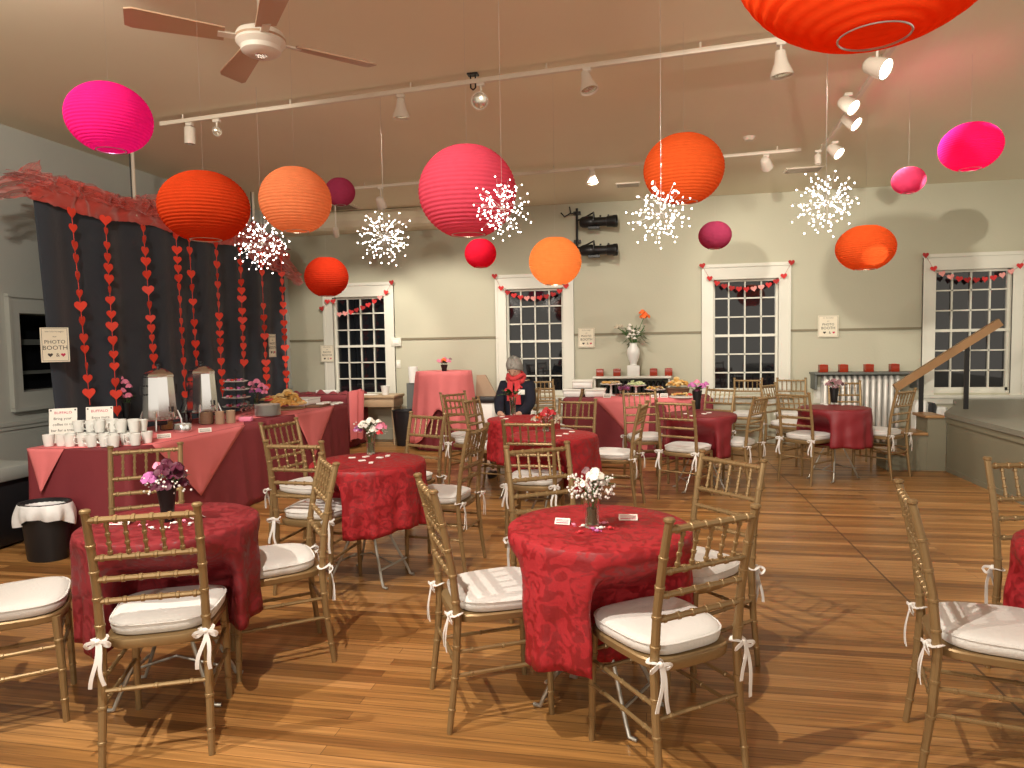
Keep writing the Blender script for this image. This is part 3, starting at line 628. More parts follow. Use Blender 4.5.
# ------------------------------------------------------------------ long draped tables
def rect_cloth(x0, x1, y0, y1, top, bottom, seed, m, label, name='tablecloth', folds=.018, foot=.03, group='long maroon table skirts', rc=.03):
    r = random.Random(seed); path = []
    per = [((x0, y0), (x1, y0)), ((x1, y0), (x1, y1)), ((x1, y1), (x0, y1)), ((x0, y1), (x0, y0))]; nrm = [(0, -1), (1, 0), (0, 1), (-1, 0)]
    for (a, b), nn in zip(per, nrm):
        L = math.dist(a, b); k = max(6, int(L/.028))
        for i in range(k): t = (i+.5)/k; path.append((a[0]+(b[0]-a[0])*t, a[1]+(b[1]-a[1])*t, nn))
    n = len(path); rings = []; K = 12
    rings.append([Vector((x0+(x1-x0)*.5+(p[0]-(x0+x1)/2)*.98, (y0+y1)/2+(p[1]-(y0+y1)/2)*.98, top)) for p in path])
    for k in range(K+1):
        t = k/K; ring = []
        for i, (x, y, nn) in enumerate(path):
            s_ = i*.028; w = noise.noise(Vector((s_*3.2, seed*3.1, t*.4)))+.5*noise.noise(Vector((s_*8, seed, t*.6)))
            off = .004+t**.8*(folds*2.2*w+foot*t); ring.append(Vector((x+nn[0]*off, y+nn[1]*off, top-.004-(top-bottom-.004)*t)))
        rings.append(ring)
    vs = [p for q in rings for p in q]; fs = [tuple(range(n))]
    for i in range(len(rings)-1):
        for j in range(n): k=(j+1)%n; fs.append((i*n+j, i*n+k, i*n+n+k, i*n+n+j))
    mb = MB().add(vs, fs); o = mb.build(name, m, sharp=75); md = o.modifiers.new('thickness', 'SOLIDIFY'); md.thickness = .0015; md.offset = -1
    tag(o, label, 'tablecloth', group); return o
def long_table(x0, x1, y0, y1, label, h=.735):
    T = empty('folding_table', ((x0+x1)/2, (y0+y1)/2, 0)); w, d = (x1-x0)/2-.012, (y1-y0)/2-.012
    MB().bbox((-w, -d, h-.035), (w, d, h-.003), .006).build('tabletop', M['woodd'], T)
    for a in (-1, 1):
        for b in (-1, 1): MB().tube([(a*(w-.08), b*(d-.15), 0), (a*(w-.08), b*(d-.12), h-.035)], .013, 8).build('leg', M['leg'], T)
    return tag(T, label, 'table', 'long folding tables')
def overlay(polytop, hangs, z, m, label, name='table_overlay'):
    """flat diamond on the table with its points hanging over the edge; hangs: (a, b, apex, outward)"""
    mb = MB(); c = sum((Vector((*p, 0)) for p in polytop), Vector())/len(polytop); k = len(polytop)
    mb.add([Vector((*p, z)) for p in polytop]+[Vector((c.x, c.y, z))], [(i, (i+1) % k, k) for i in range(k)])
    for a, b, ap, ou in hangs:
        a = Vector((*a, z)); b = Vector((*b, z)); ap = Vector(ap); ou = Vector((*ou, 0)); nu, nv = 14, 12; vs = []; fs = []
        for j in range(nv+1):
            t = j/nv
            for i in range(nu+1):
                s_ = i/nu; p = a.lerp(b, s_).lerp(ap, t); wv = .008*math.sin(s_*9+a.x*3)*(1-t)*t*3+.012*math.exp(-((s_-.45)/.07)**2)*t*(1-t)*2
                vs.append(p+ou*(.009+wv+.03*t)+Vector((0, 0, -.0)))
        for j in range(nv):
            for i in range(nu): fs.append((j*(nu+1)+i, j*(nu+1)+i+1, (j+1)*(nu+1)+i+1, (j+1)*(nu+1)+i))
        mb.add(vs, fs)
    o = mb.build(name, m, sharp=80); md = o.modifiers.new('thickness', 'SOLIDIFY'); md.thickness = .0014; md.offset = 0
    return tag(o, label, 'table overlay', 'pink square overlays')
TH = .742
long_table(-4.45, -3.60, 4.25, 6.05, 'folding table under the mug and coffee display')
rect_cloth(-4.45, -3.60, 4.25, 6.05, TH, .006, 2, M['maroon'], 'maroon cloth on the mug and coffee urn table, beside the small bin', foot=.04)
overlay([(-3.6, 4.48), (-3.6, 5.70), (-3.82, 6.04), (-4.44, 6.04), (-4.44, 4.26), (-4.12, 4.26)], [((-3.596, 4.48), (-3.596, 5.70), (-3.596, 4.98, .25), (1, 0)), ((-4.44, 4.254), (-4.12, 4.254), (-4.31, 4.254, .42), (0, -1))], TH+.003, M['pink'],
        'pink overlay under the mugs and urns with points hanging off two sides')
long_table(-4.45, -3.60, 6.10, 7.95, 'folding table under the plates and pastry display')
rect_cloth(-4.45, -3.60, 6.10, 7.95, TH, .006, 4, M['maroon'], 'maroon cloth on the pastry table, behind the two nested chairs')
overlay([(-3.6, 6.60), (-3.6, 7.55), (-4.0, 7.9), (-4.44, 7.9), (-4.44, 6.12), (-3.9, 6.12)], [((-3.596, 6.60), (-3.596, 7.55), (-3.596, 6.95, .22), (1, 0))], TH+.003, M['pink'], 'pink overlay with one hanging triangle on the pastry table')
long_table(-5.15, -4.10, 9.05, 9.75, 'folding table in the far left corner below the first window')
rect_cloth(-5.15, -4.10, 9.05, 9.75, TH+.01, .01, 6, M['maroon'], 'maroon cloth bunched on the corner table below the first window', folds=.03)
long_table(-1.00, .80, 8.55, 9.25, 'folding table under the dessert display by the back wall')
rect_cloth(-1.00, .80, 8.55, 9.25, TH, .006, 8, M['maroon'], 'maroon cloth on the dessert table in front of the white vase')
overlay([(-.62, 8.55), (.64, 8.55), (.7, 8.8), (.7, 9.24), (-.62, 9.24)], [((-.62, 8.554), (.64, 8.554), (.03, 8.554, .06), (0, -1))], TH+.003, M['pink'], 'pink overlay with a big hanging triangle on the dessert table')
# pink cloth heap hanging on the corner table
mb = MB(); mb.grid(lambda u, v: Vector((-4.02+.10*math.cos(u*2*PI)*(1+.25*math.sin(u*2*PI*5))*(1-.3*v), 9.12+.16*math.sin(u*2*PI)*(1+.2*math.cos(u*2*PI*4)), .80-.68*v+.03*math.sin(u*9))), 40, 12, True)
tag(mb.build('hanging_cloth', M['pink']), 'bunched pink cloth hanging off the right end of the corner table', 'cloth')
mb = MB()
for i in range(5): mb.grid(lambda u, v, i=i: Vector((-4.95+.19*i+.14*(u-.5), 9.14+.09*v, TH+.02+.05*math.sin(u*PI)*math.sin(v*PI)*(1+.3*math.sin(i*4)))), 9, 7)
tag(mb.build('folded_cloth', M['maroon']), 'rumpled maroon cloth lying along the corner table top', 'cloth')

# small tan side table with a white cup
p = Vector((-3.87, 9.62, 0)); T = empty('side_table', p)
MB().bbox((-.33, -.22, .68), (.33, .22, .72), .006).build('tabletop', M['woodd'], T)
MB().bbox((-.31, -.20, .55), (.31, .20, .68), .004).build('apron', M['woodd'], T)
for a in (-1, 1):
    for b in (-1, 1): MB().tube([(a*.28, b*.17, .55), (a*.30, b*.18, 0)], [.018, .012], 8).build('leg', M['woodd'], T)
tag(T, 'low tan wooden side table below the first window', 'table')
MB_ = MB().lathe([(.045, 0), (.065, .13), (.068, .132), (.061, .13), (.042, .006), (0, .006)], n=20)
tag(MB_.build('paper_cup', M['white'], loc=(-3.72, 9.52, .7215)), 'white cup standing on the tan side table', 'cup')
mb = MB(); mb.bbox((-.14, -.06, 0), (.14, .06, .012), .004); tag(mb.build('paper_napkin', M['paperw'], loc=(-3.98, 9.5, .7215)), 'white napkin pile left of the cup on the tan table', 'napkin')

# bins
def bin_(loc, r0, r1, h, label, liner):
    T = empty('waste_bin', loc); MB().lathe([(r0, 0), (r0+.004, .01), (r1, h), (r1+.010, h), (r1+.010, h+.012), (r1-.006, h+.012), (r0-.008, .02), (0, .02)], n=28, sx=1.08, sy=.82).build('bucket', M['black'], T)
    if liner:
        mb = MB(); n = 72
        def fn(u, v):
            q = u*2*PI; w = .014*math.sin(q*7)+.010*math.sin(q*13+1)
            if v < .35: t = v/.35; R = r1-.03+.035*t; z = h-.06+.075*t
            else: t = (v-.35)/.65; R = r1+.008+.022*math.sin(t*PI*.8)+w*t*1.3; z = h+.015-(.13+.03*math.sin(q*2+.6)+.012*math.sin(q*5))*t
            return Vector((R*math.cos(q)*1.08, R*math.sin(q)*.82, z))
        mb.grid(fn, n, 16, True); mb.build('bin_liner', M['bag'], T, sharp=70)
    return tag(T, label, 'bin')
bin_((-4.12, 4.06, 0), .125, .158, .39, 'small black bin with white liner at the mug table end', True)
bin_((-3.36, 9.42, 0), .15, .20, .50, 'plain black bin on the floor by the pink cocktail table', False)

# left edge equipment: grey topped black cabinet
T = empty('equipment_case', (-4.86, 4.30, 0)); MB().bbox((-.28, -.2, .02), (.22, .2, .50), .012).build('body', M['black'], T)
MB().bbox((-.32, -.23, .50), (.25, .23, .60), .01).build('lid', M['greytop'], T)
for a in (-.24, .18):
    for b in (-.16, .16): MB().lathe([(.02, 0), (.02, .02)], (a, b, 0), 10).build('foot', M['black'], T)
tag(T, 'black case with grey lid at the left edge beside the mug table', 'case')

# ------------------------------------------------------------------ mugs, urns and food on the left tables
def make_mug():
    T = empty('coffee_mug', (0, 0, 0)); MB().lathe([(.027, .0), (.031, .003), (.039, .06), (.040, .088), (.0375, .088), (.036, .06), (.028, .008), (0, .008)], n=18).build('cup', M['white'], T)
    MB().tube([(.038, 0, .072), (.058, 0, .070), (.064, 0, .050), (.056, 0, .030), (.035, 0, .024)], .0048, 6).build('handle', M['white'], T); return T
mug0 = None
def mug(x, y, z, rz, lab):
    global mug0
    o = make_mug() if mug0 is None else copy_tree(mug0)
    if mug0 is None: mug0 = o
    o.location = (x, y, z); o.rotation_euler = (0, 0, rz); tag(o, lab, 'mug', 'white mugs set out in rows'); return o
rown = ['front row', 'middle row', 'back row']
ordn = ['first', 'second', 'third', 'fourth', 'fifth', 'sixth', 'seventh']
for r_ in range(3):
    for i in range(6 if r_ == 2 else 7):
        x = -4.34+.092*i+r_*.095; y = 4.34+.10*r_+.02*(i % 2)
        mug(x, y, TH+.0045, rnd.uniform(2.4, 5.2), 'white mug on the table, %s, %s from the left' % (rown[r_], ordn[i]))
        if i < (6 if r_ == 1 else 5) and r_ in (1, 2): mug(x+.046, y+.03, TH+.0935, rnd.uniform(2.4, 5.2), 'white mug stacked on top above the %s, %s from the left' % (rown[r_], ordn[i]))
def sign(name, loc, w, h, rot, lines, label, group=None, m='paperw', cat='sign', extra=None, border=None, th=.004):
    T = empty(name, loc); T.rotation_euler = rot
    MB().box((-w/2, 0, 0), (w/2, th, h)).build('sheet', M[m], T, smooth=False)
    for body, z, s_, mt, x in lines: text('lettering', body, s_, M[mt], T, (x*w, -.001, z*h), (PI/2, 0, 0))
    if border:
        mb = MB(); b = .035*h
        for a, c_ in (((-w/2+b, h-b), (w/2-b, h-b+.0025)), ((-w/2+b, b), (w/2-b, b+.0025)), ((-w/2+b, b), (-w/2+b+.0025, h-b)), ((w/2-b-.0025, b), (w/2-b, h-b))): mb.box((a[0], -.0012, a[1]), (c_[0], 0, c_[1]))
        mb.build('printed_border', M[border], T, smooth=False)
    for (mt, x, z, s_) in (extra or []):
        mb = MB(); heart_mesh(mb, s_, .0008, 18); o = mb.build('printed_heart', M[mt], T, smooth=False); o.location = (x*w, -.0012, z*h)
    return tag(T, label, cat, group)
q = Zp(64, 443, TH+.005)
for (x, y, rz, ln, lb, tt) in ((-4.39, 4.52, .62, [('BUFFALO', .87, .028, 'inkred', 0), ('Bring your', .70, .028, 'ink', -.02), ('coffee to the', .53, .028, 'ink', .02), ('bar for a treat', .36, .028, 'ink', .0)], 'left white sign leaning behind the mugs, four lines of print', 0),
                           (-4.19, 4.66, .62, [('BUFFALO', .87, .028, 'inkred', 0), ('Enjoy more,', .68, .026, 'ink', .05), ('thank you', .50, .026, 'ink', .06), ('for being here', .33, .022, 'ink', 0)], 'right white sign leaning behind the mugs, near the pink flowers', 1)):
    T = sign('table_sign', (x, y, TH+.004), .185, .27, (-.28, 0, rz), ln, lb, 'white signs behind the mugs')
    for sx in (-1, 1): MB().lathe([(.006, -.002), (.006, .004), (0, .005)], n=10, M4=Matrix.Rotation(PI/2, 4, 'X')).build('corner_stud', M['iron'], T, loc=(sx*.08, -.001, .255))
    MB().box((-.04, .003, .02), (.04, .006, .2), Matrix.Rotation(-.5, 4, 'X')).build('prop_stand', M['paperw'], T, smooth=False)
def make_urn():
    T = empty('coffee_urn', (0, 0, 0)); MB().lathe([(.118, .10), (.125, .105), (.125, .115), (.108, .40), (.112, .405), (.110, .415), (0, .415)], n=10, cap=False).build('body', M['steel'], T, sharp=20)
    MB().lathe([(.110, .415), (.104, .425), (.060, .455), (.03, .465), (0, .466)], n=10, cap=False).build('lid', M['steel'], T, sharp=20)
    MB().lathe([(.012, .463), (.010, .478), (.022, .486), (.022, .494), (0, .498)], n=12).build('lid_knob', M['black'], T)
    MB().lathe([(.126, .085), (.130, .09), (.130, .104), (.118, .106)], n=24).build('base_ring', M['chrome'], T)
    for k in range(4):
        a = k*PI/2+PI/4; MB().tube([(.12*math.cos(a), .12*math.sin(a), .15), (.145*math.cos(a), .145*math.sin(a), .08), (.15*math.cos(a), .15*math.sin(a), .01), (.17*math.cos(a), .17*math.sin(a), .0)], [.008, .009, .008, .012], 7).build('leg', M['chrome'], T)
    f = empty('tap', (0, 0, 0)); f.parent = T
    bpy.data.objects.remove(f)
    tp = MB().tube([(.115, 0, .14), (.165, 0, .14), (.17, 0, .11)], .010, 8).build('tap', M['chrome'], T); MB().tube([(.158, 0, .148), (.158, 0, .185)], [.007, .009], 8).build('tap_lever', M['black'], tp)
    for s_ in (-1, 1): MB().tube([(0, s_*.112, .34), (0, s_*.145, .335), (0, s_*.145, .28), (0, s_*.114, .275)], .006, 7).build('handle', M['black'], T)
    MB().lathe([(.045, .045), (.048, .05), (.048, .07), (.04, .085), (0, .085)], n=16).build('burner', M['black'], T); return T
u0 = make_urn()
for (x, y, l) in ((-4.10, 5.24, 'tall silver coffee urn nearer the mugs'), (-4.14, 5.88, 'tall silver coffee urn nearer the tiered stand')):
    o = u0 if x == -4.10 else copy_tree(u0); o.scale = (1.12, 1.12, 1.16); o.location = (x, y, TH+.0055); o.rotation_euler = (0, 0, -.35); tag(o, l, 'coffee urn', 'two silver coffee urns')
# jug, sugar bowl, caddy and cups before the urns
def lid_jar(loc, r, h, m, name, lab, cat, lid='chrome', content=None):
    T = empty(name, loc); MB().lathe([(r*.85, 0), (r, .006), (r*1.02, h*.5), (r*.92, h), (r*.86, h), (r*.9, .01), (0, .01)], n=20).build('body', M[m], T)
    if content: MB().lathe([(0, .012), (r*.85, .012), (r*.85, h*.7), (0, h*.8)], n=12).build('contents', M[content], T)
    if lid: MB().lathe([(r*.94, h), (r*.9, h+.008), (.012, h+.016), (.008, h+.03), (0, h+.032)], n=16).build('lid', M[lid], T)
    return tag(T, lab, cat)
lid_jar(Zp(167, 430, TH+.004), .055, .11, 'glass', 'sugar_jar', 'glass jar standing in front of the first coffee urn', 'jar', 'chrome', 'cork')
lid_jar(Zp(183, 432, TH+.004), .075, .07, 'steel', 'serving_bowl', 'round shiny bowl between the two coffee urns', 'bowl', None, 'white')
lid_jar(Zp(207, 424, TH+.004), .060, .11, 'brown', 'stirrer_caddy', 'brown caddy in front of the second coffee urn', 'caddy', None, 'straw')
T = empty('glass_carafe', Zp(186, 423, TH+.004)); MB().lathe([(.05, 0), (.055, .006), (.05, .12), (.022, .19), (.03, .24), (.027, .24), (.018, .19), (.045, .12), (.045, .01), (0, .01)], n=20).build('body', M['glass'], T); MB().lathe([(0, .012), (.043, .012), (.043, .1), (0, .1)], n=14).build('contents', M['burg'], T)
tag(T, 'narrow dark filled carafe between the two coffee urns', 'carafe')
for (u, v, l) in ((164, 438, 'small white name card in front of the first urn'), (205, 432, 'small white name card in front of the second urn')): card(Zp(u, v, TH+.0055), .7, .10, .03, .035, l, 'paperw', 'ink', 'name cards by the urns')
for k, (u, v) in enumerate(((220, 424), (231, 423))):
    T = empty('cup_stack', Zp(u, v, TH+.004)); 
    for j in range(7): MB().lathe([(.036, 0), (.043, .016), (.044, .020), (.041, .020), (.034, .004), (0, .004)], (0, 0, j*.0165), 16).build('saucer', M['brownpaper'], T)
    tag(T, ('left' if k == 0 else 'right')+' stack of brown paper bowls before the heart curtain', 'bowl stack', 'stacks of brown paper bowls')
mb = MB(); mb.bbox((-.06, -.035, 0), (.06, .035, .04), .005); o = mb.build('napkin_box', M['rosep'], loc=Zp(246, 421, TH+.006)); o.rotation_euler = (0, 0, .2); tag(o, 'small pink box at the joint between the two tables', 'box')
# tiered stand
T = empty('tiered_stand', Zp(237, 411, TH+.004)); 
MB().tube([(0, 0, 0), (0, 0, .40)], .006, 8).build('post', M['iron'], T); MB().tube([(0, .0, .40), (-.03, 0, .43), (0, 0, .465), (.03, 0, .43), (0, 0, .40)], .004, 6).build('ring_handle', M['iron'], T)
for k, (z, r_) in enumerate(((.045, .155), (.145, .15), (.235, .145), (.325, .13))):
    pl = MB().lathe([(0, 0), (r_*.85, 0), (r_, .010), (r_, .014), (r_*.84, .005), (0, .005)], (0, 0, z), 28).build('tier_plate', M['white'], T)
    for j in range(7):
        a = j*.9+k; mb = MB(); mb.ball((r_*.6*math.cos(a), r_*.6*math.sin(a), z+.022), .020, 8, 5, (1, 1, .75)); mb.build('petit_four', M[('rosep', 'fruit', 'magenta', 'dusty')[(j+k) % 4]], pl)
for a in (0, PI/2, PI, 1.5*PI): MB().tube([(.03*math.cos(a), .03*math.sin(a), .04), (.10*math.cos(a), .10*math.sin(a), .0)], .005, 6).build('leg', M['iron'], T)
tag(T, 'four-tier cake stand with sweets before the heart curtain', 'cake stand')
bouquet(tuple(Zp(131, 427, TH+.004)+Vector((-.25, .25, 0))), 'dark', [('rosep', 0, 0, .16, .035), ('rosep', -.05, 0, .20, .03), ('rosep', .04, 0, .12, .03), ('rosep', -.02, -.02, .08, .035), ('rosep', .03, .0, .03, .035), ('rosep', -.04, 0, .02, .03)], 'tall pink blossoms beside the first coffee urn', h0=.24, vh=.2, spread=.08, leaves=12, seed=20, group='flowers on the serving tables')
bouquet(tuple(Zp(256, 405, TH+.004)), 'glass', [('rosep', -.06, 0, .07, .04), ('rosep', .02, 0, .10, .045), ('rosep', .08, 0, .05, .045), ('rosep', .0, -.04, .02, .04), ('magenta', .06, -.03, -.01, .04), ('rosep', .12, .0, -.03, .04), ('magenta', -.04, -.02, -.02, .03), ('rosep', .14, 0, .02, .035)], 'spreading pink and violet bouquet right of the cake stand', h0=.19, vh=.15, spread=.13, leaves=8, seed=21, group='flowers on the serving tables')
# glasses, plates, pastry
for k, (u, v) in enumerate(((242, 416), (247, 415), (252, 415), (248, 411), (243, 412))):
    T = empty('wine_glass', Zp(u, v, TH+.006)); MB().lathe([(.028, 0), (.004, .004), (.003, .05), (.022, .07), (.026, .11), (.025, .11), (.020, .072), (0, .056)], n=14).build('glass', M['glass'], T)
    tag(T, 'clear glass in the cluster left of the plate stack, %s' % ('front left', 'front middle', 'front right', 'back right', 'back left')[k], 'glass', 'glasses by the plate stack')
T = empty('plate_stack', Zp(268, 416, TH+.006))
for j in range(13): MB().lathe([(.06, 0), (.085, .003), (.125, .012), (.127, .014), (.085, .007), (0, .006)], (0, 0, j*.0088), 28).build('plate', M['white'], T)
tag(T, 'tall stack of white plates on the pastry table', 'plate stack')
def heap(name, loc, n, R, H, mats, part, lab, cat, board='woodd', long=1.6, sz=.02, seed=0, brd=True):
    r = random.Random(seed); T = empty(name, loc)
    if brd: MB().lathe([(0, 0), (R*1.05, 0), (R*1.1, .008), (R*1.05, .012), (0, .012)], n=28, sx=1, sy=1.2).build('platter', M[board], T)
    for i in range(n):
        a = r.uniform(0, 2*PI); d = R*.92*math.sqrt(r.uniform(0, 1)); z = .014+sz*.6+H*(1-(d/R)**1.3)*r.uniform(.5, 1)
        mb = MB(); q = r.uniform(0, PI); dx, dy = math.cos(q), math.sin(q); L = sz*long
        mb.tube([(-dx*L, -dy*L, 0), (-dx*L*.6, -dy*L*.6, sz*.3), (0, 0, sz*.45), (dx*L*.6, dy*L*.6, sz*.3), (dx*L, dy*L, 0)], [sz*.25, sz*.5, sz*.62, sz*.5, sz*.25], 7)
        mb.build(part, M[mats[i % len(mats)]], T, loc=(d*math.cos(a), d*math.sin(a)*1.2, z))
    return tag(T, lab, cat)
heap('pastry_platter', Zp(287, 409, TH+.006), 80, .18, .17, ['cork', 'straw', 'cork'], 'pastry', 'heaped golden pastries on the left food table', 'food platter', sz=.034, seed=1)
heap('sweets_platter', Zp(272, 404, TH+.006)+Vector((-.05, .1, 0)), 26, .13, .06, ['cork', 'fruit', 'straw'], 'sweet_bite', 'lower platter of reddish bites behind the plate stack', 'food platter', sz=.028, seed=2)
T = empty('food_tray', Zp(305, 405, TH+.006)); MB().bbox((-.12, -.17, 0), (.12, .17, .07), .01).build('box_base', M['white'], T); MB().bbox((-.125, -.175, .07), (.125, .175, .085), .005).build('lid', M['white'], T)
tag(T, 'white lidded food container at the far end of the pastry table', 'container')
T = empty('dark_tray', (-3.74, 7.42, TH+.006)); MB().bbox((-.08, -.15, 0), (.10, .15, .03), .006).build('tray', M['brown'], T); tag(T, 'flat dark brown tray right of the white container', 'tray')
for k in range(5):
    mb = MB(); mb.bbox((-.05, -.05, 0), (.05, .05, .018), .004); o = mb.build('napkin_pile', M['paperw'], loc=(-3.68, 7.42+.105*k, TH+.036 if k < 2 else TH+.006)); o.rotation_euler = (0, 0, .2*k)
    tag(o, 'white napkin pile at the pastry table end, %s along' % ordn[k], 'napkins', 'napkin piles along the table end')
# wooden bread board + white box on wall corner table
mb = MB(); mb.bbox((-.16, -.05, 0), (.16, .05, .05), .01); tag(mb.build('serving_box', M['white'], loc=(-4.55, 9.35, TH+.0135)), 'white box on the maroon corner table', 'box')

# ------------------------------------------------------------------ heart curtain
CX = -4.92; CY0, CY1 = 4.90, 8.86
def curt(u, v):
    y = CY0+(CY1-CY0)*u; z = 2.78-2.76*v
    w = .055*math.sin(u*38+1.2*math.sin(u*9))+.02*math.sin(u*71+v*1.5)+.018*noise.noise(Vector((u*9, v*3, 1)))
    dy = .11*(v)*(1-u)**3*1.2
    return Vector((CX+w*(.35+.65*v)*.9, y+dy, z))
mb = MB(); mb.grid(curt, 190, 26); o = mb.build('backdrop_curtain', M['curtain'], sharp=80); md = o.modifiers.new('thickness', 'SOLIDIFY'); md.thickness = .004; tag(o, 'tall charcoal fabric backdrop hung with paper heart strings', 'curtain')
T = empty('backdrop_stand', (CX-.20, (CY0+CY1)/2, 0)); hl = (CY1-CY0)/2
MB().tube([(.12, -hl, 2.76), (.12, hl, 2.76)], .012, 10).build('crossbar', M['iron'], T)
for s_ in (-1, 1):
    sy_ = s_*(hl-.40)
    MB().tube([(0, sy_, .0), (0, sy_, 2.70)], .014, 10).build('upright', M['iron'], T)
    for a in (.6, 2.2, 4.2): MB().tube([(0, sy_, .35), (.16*math.cos(a), sy_+.24*math.sin(a), .012)], .009, 8).build('foot', M['iron'], T)
tag(T, 'black pipe stand carrying the charcoal backdrop', 'stand')
# two thin hanging posts from the ceiling behind the tulle
for (u, v0, l) in ((133, 150, 'white suspension post between the pink lantern and the tulle'), (253.5, 200, 'white suspension post just left of the peach lantern')):
    p = Xp(u, v0+20, CX+.02); mb = MB(); mb.tube([(0, 0, 0), (0, 0, CZ-2.72)], .019, 10); mb.k = 1; mb.tube([(0, -.036, 0), (0, -.036, CZ-2.72)], .006, 6)
    tag(mb.build('suspension_post', [M['track'], M['iron']], loc=(CX+.02, p.y, 2.72)), l, 'post', 'suspension posts over the curtain')
HS = [(71, 207, 90, 405), (105, 215, 117, 412), (143, 228, 155, 376), (176, 240, 186, 402), (189, 243, 197, 370), (216, 247, 223, 408), (240, 252, 244, 368), (261, 254, 267, 391), (281, 262, 287, 394)]
hm = {}
def heart_obj(s_, m):
    k = (round(s_, 3), m)
    if k not in hm:
        mb = MB(); heart_mesh(mb, s_, .0012, 20); me = mb.build('heart', M[m], sharp=30); hm[k] = me.data; bpy.data.objects.remove(me)
    o = bpy.data.objects.new('heart', hm[k]); C.objects.link(o); return o
for k, (u0_, v0, u1, v1) in enumerate(HS):
    a = Xp(u0_, v0, CX+.09); b = Xp(u1, v1, CX+.09); r = random.Random(50+k); zt, zb = 2.66, max(b.z, .86)
    T = empty('heart_string', (CX+.09, a.y, zt)); L = zt-zb; dy = (b.y-a.y)
    MB().tube([(0, 0, 0), (0, dy*.5, -L*.5), (0, dy, -L)], .0032, 5).build('string', M['heart'], T)
    z = .03; skip = 0
    while z < L:
        o = heart_obj(.112 if r.random() < .7 else .095, 'heart'); o.parent = T; o.location = (.002, dy*z/L, -z)
        tw = PI/2+(r.uniform(-.5, .5) if r.random() < .62 else r.uniform(.9, 1.5)*r.choice((-1, 1))); o.rotation_euler = (0, r.uniform(-.06, .06), tw)
        z += r.choice((.094, .10, .11, .13, .15))
    tag(T, 'string of orange red paper hearts on the backdrop, %s from the left' % ['first', 'second', 'third', 'fourth', 'fifth', 'sixth', 'seventh', 'eighth', 'ninth'][k], 'heart garland', 'heart strings on the backdrop')
# red tulle swag along the top
def nz(*p): return noise.noise(Vector(p))
def sheet(seed, y0, y1, zb, zt, xo, amp, n=220, m=12):
    def fn(u, v):
        y = y0+(y1-y0)*u; edge = min(1, .15+u*12, .15+(1-u)*12)
        top = zb(u)+(zt(u)-zb(u))*edge; z = zb(u)+(top-zb(u))*v+.015*nz(u*70, v*3, seed); rip = math.sin(u*95+seed+2*nz(u*14, seed, 0)*3)
        x = CX+xo+amp*(rip*(.25+.75*v)+1.1*nz(u*30, v*4, seed+3))
        return Vector((x, y+.05*nz(u*24, v*3, seed+7)+.02*math.cos(u*95+seed)*v, z))
    return MB().grid(fn, n, m)
T = empty('tulle_swag', (0, 0, 0)); hump = lambda u, s_, k: .5+.5*nz(u*k, s_, 1.7)*1.6
L0, L1 = CY0-.12, CY1+.10
band = sheet(1, L0, L1, lambda u: 2.71-.05*abs(math.sin(u*9))-.03*hump(u, 2, 20), lambda u: 2.89+.04*hump(u, 5, 9), .05, .028)
band.build('tulle_band', M['tulleb'], T, sharp=80)
for k, (sd, h, xo, f_) in enumerate(((11, .17, .09, 7), (17, .13, .02, 11), (23, .20, -.03, 5))):
    sheet(sd, L0+.05, L1, lambda u: 2.78, lambda u: 2.85+h*max(0, hump(u, sd, f_))**1.2, xo, .05).build('tulle_ruffle', M['tulle'], T, sharp=80)
def tail(y0_, dy, z0_, z1_, seed, w):
    mb = MB(); mb.grid(lambda u, v: Vector((CX+.05+.05*math.sin(v*16+seed)*u+.03*nz(u*6, v*7, seed), y0_+dy*u+.03*nz(u*5, v*5, seed+2), z0_+(z1_-z0_)*u+(v-.5)*w*(1-.55*u)*(1+.4*nz(v*8, u*3, seed)))), 24, 26); mb.build('tulle_tail', M['tulle'], T, sharp=80)
tail(CY0+.05, -.45, 2.88, 2.68, 3, .30); tail(CY0+.16, -.42, 2.86, 2.84, 9, .16); tail(CY1-.35, .75, 2.70, 2.40, 5, .34); tail(CY1-.5, .55, 2.62, 2.50, 8, .30); tail(CY1-.9, .5, 2.72, 2.58, 13, .30)
tag(T, 'gathered sheer red tulle ruffle along the top of the backdrop', 'fabric swag')

# booth signs on the backdrop
def booth(loc, w, h, rz, label, lean=0, small=False):
    big = h*.15
    return sign('booth_sign', loc, w, h, (lean, 0, rz), [('FOR YOU TO ENJOY', .88, h*.05, 'ink', 0), ('our', .74, h*.07, 'ink', 0), ('PHOTO', .58, h*.15, 'ink', 0), ('BOOTH', .41, h*.175, 'ink', 0), ('&', .2, h*.15, 'ink', .08)], label, 'photo booth signs', 'cream', extra=[('ink', -.18, .2, h*.13), ('inkred', .27, .2, h*.12)], border='ink')
a = Xp(56, 362, -4.80); booth((-4.80, a.y, a.z), .20, .285, .85, 'cream photo booth sign pinned at the left edge of the backdrop')
a = Xp(273, 357, -4.80); booth((-4.80, a.y, a.z), .17, .30, PI/2, 'narrow looking photo booth sign at the right end of the backdrop')
a = Yp(327.5, 362, 9.96); booth((a.x, 9.955, a.z), .22, .26, 0, 'small sign on the casing left of the first window')
a = Yp(586.5, 347.5, 9.97); booth((a.x, 9.965, a.z), .235, .28, 0, 'cream sign on the wall right of the second window')
a = Yp(828, 337, 9.97); booth((a.x, 9.965, a.z), .26, .29, 0, 'cream sign on the wall over the right radiator')
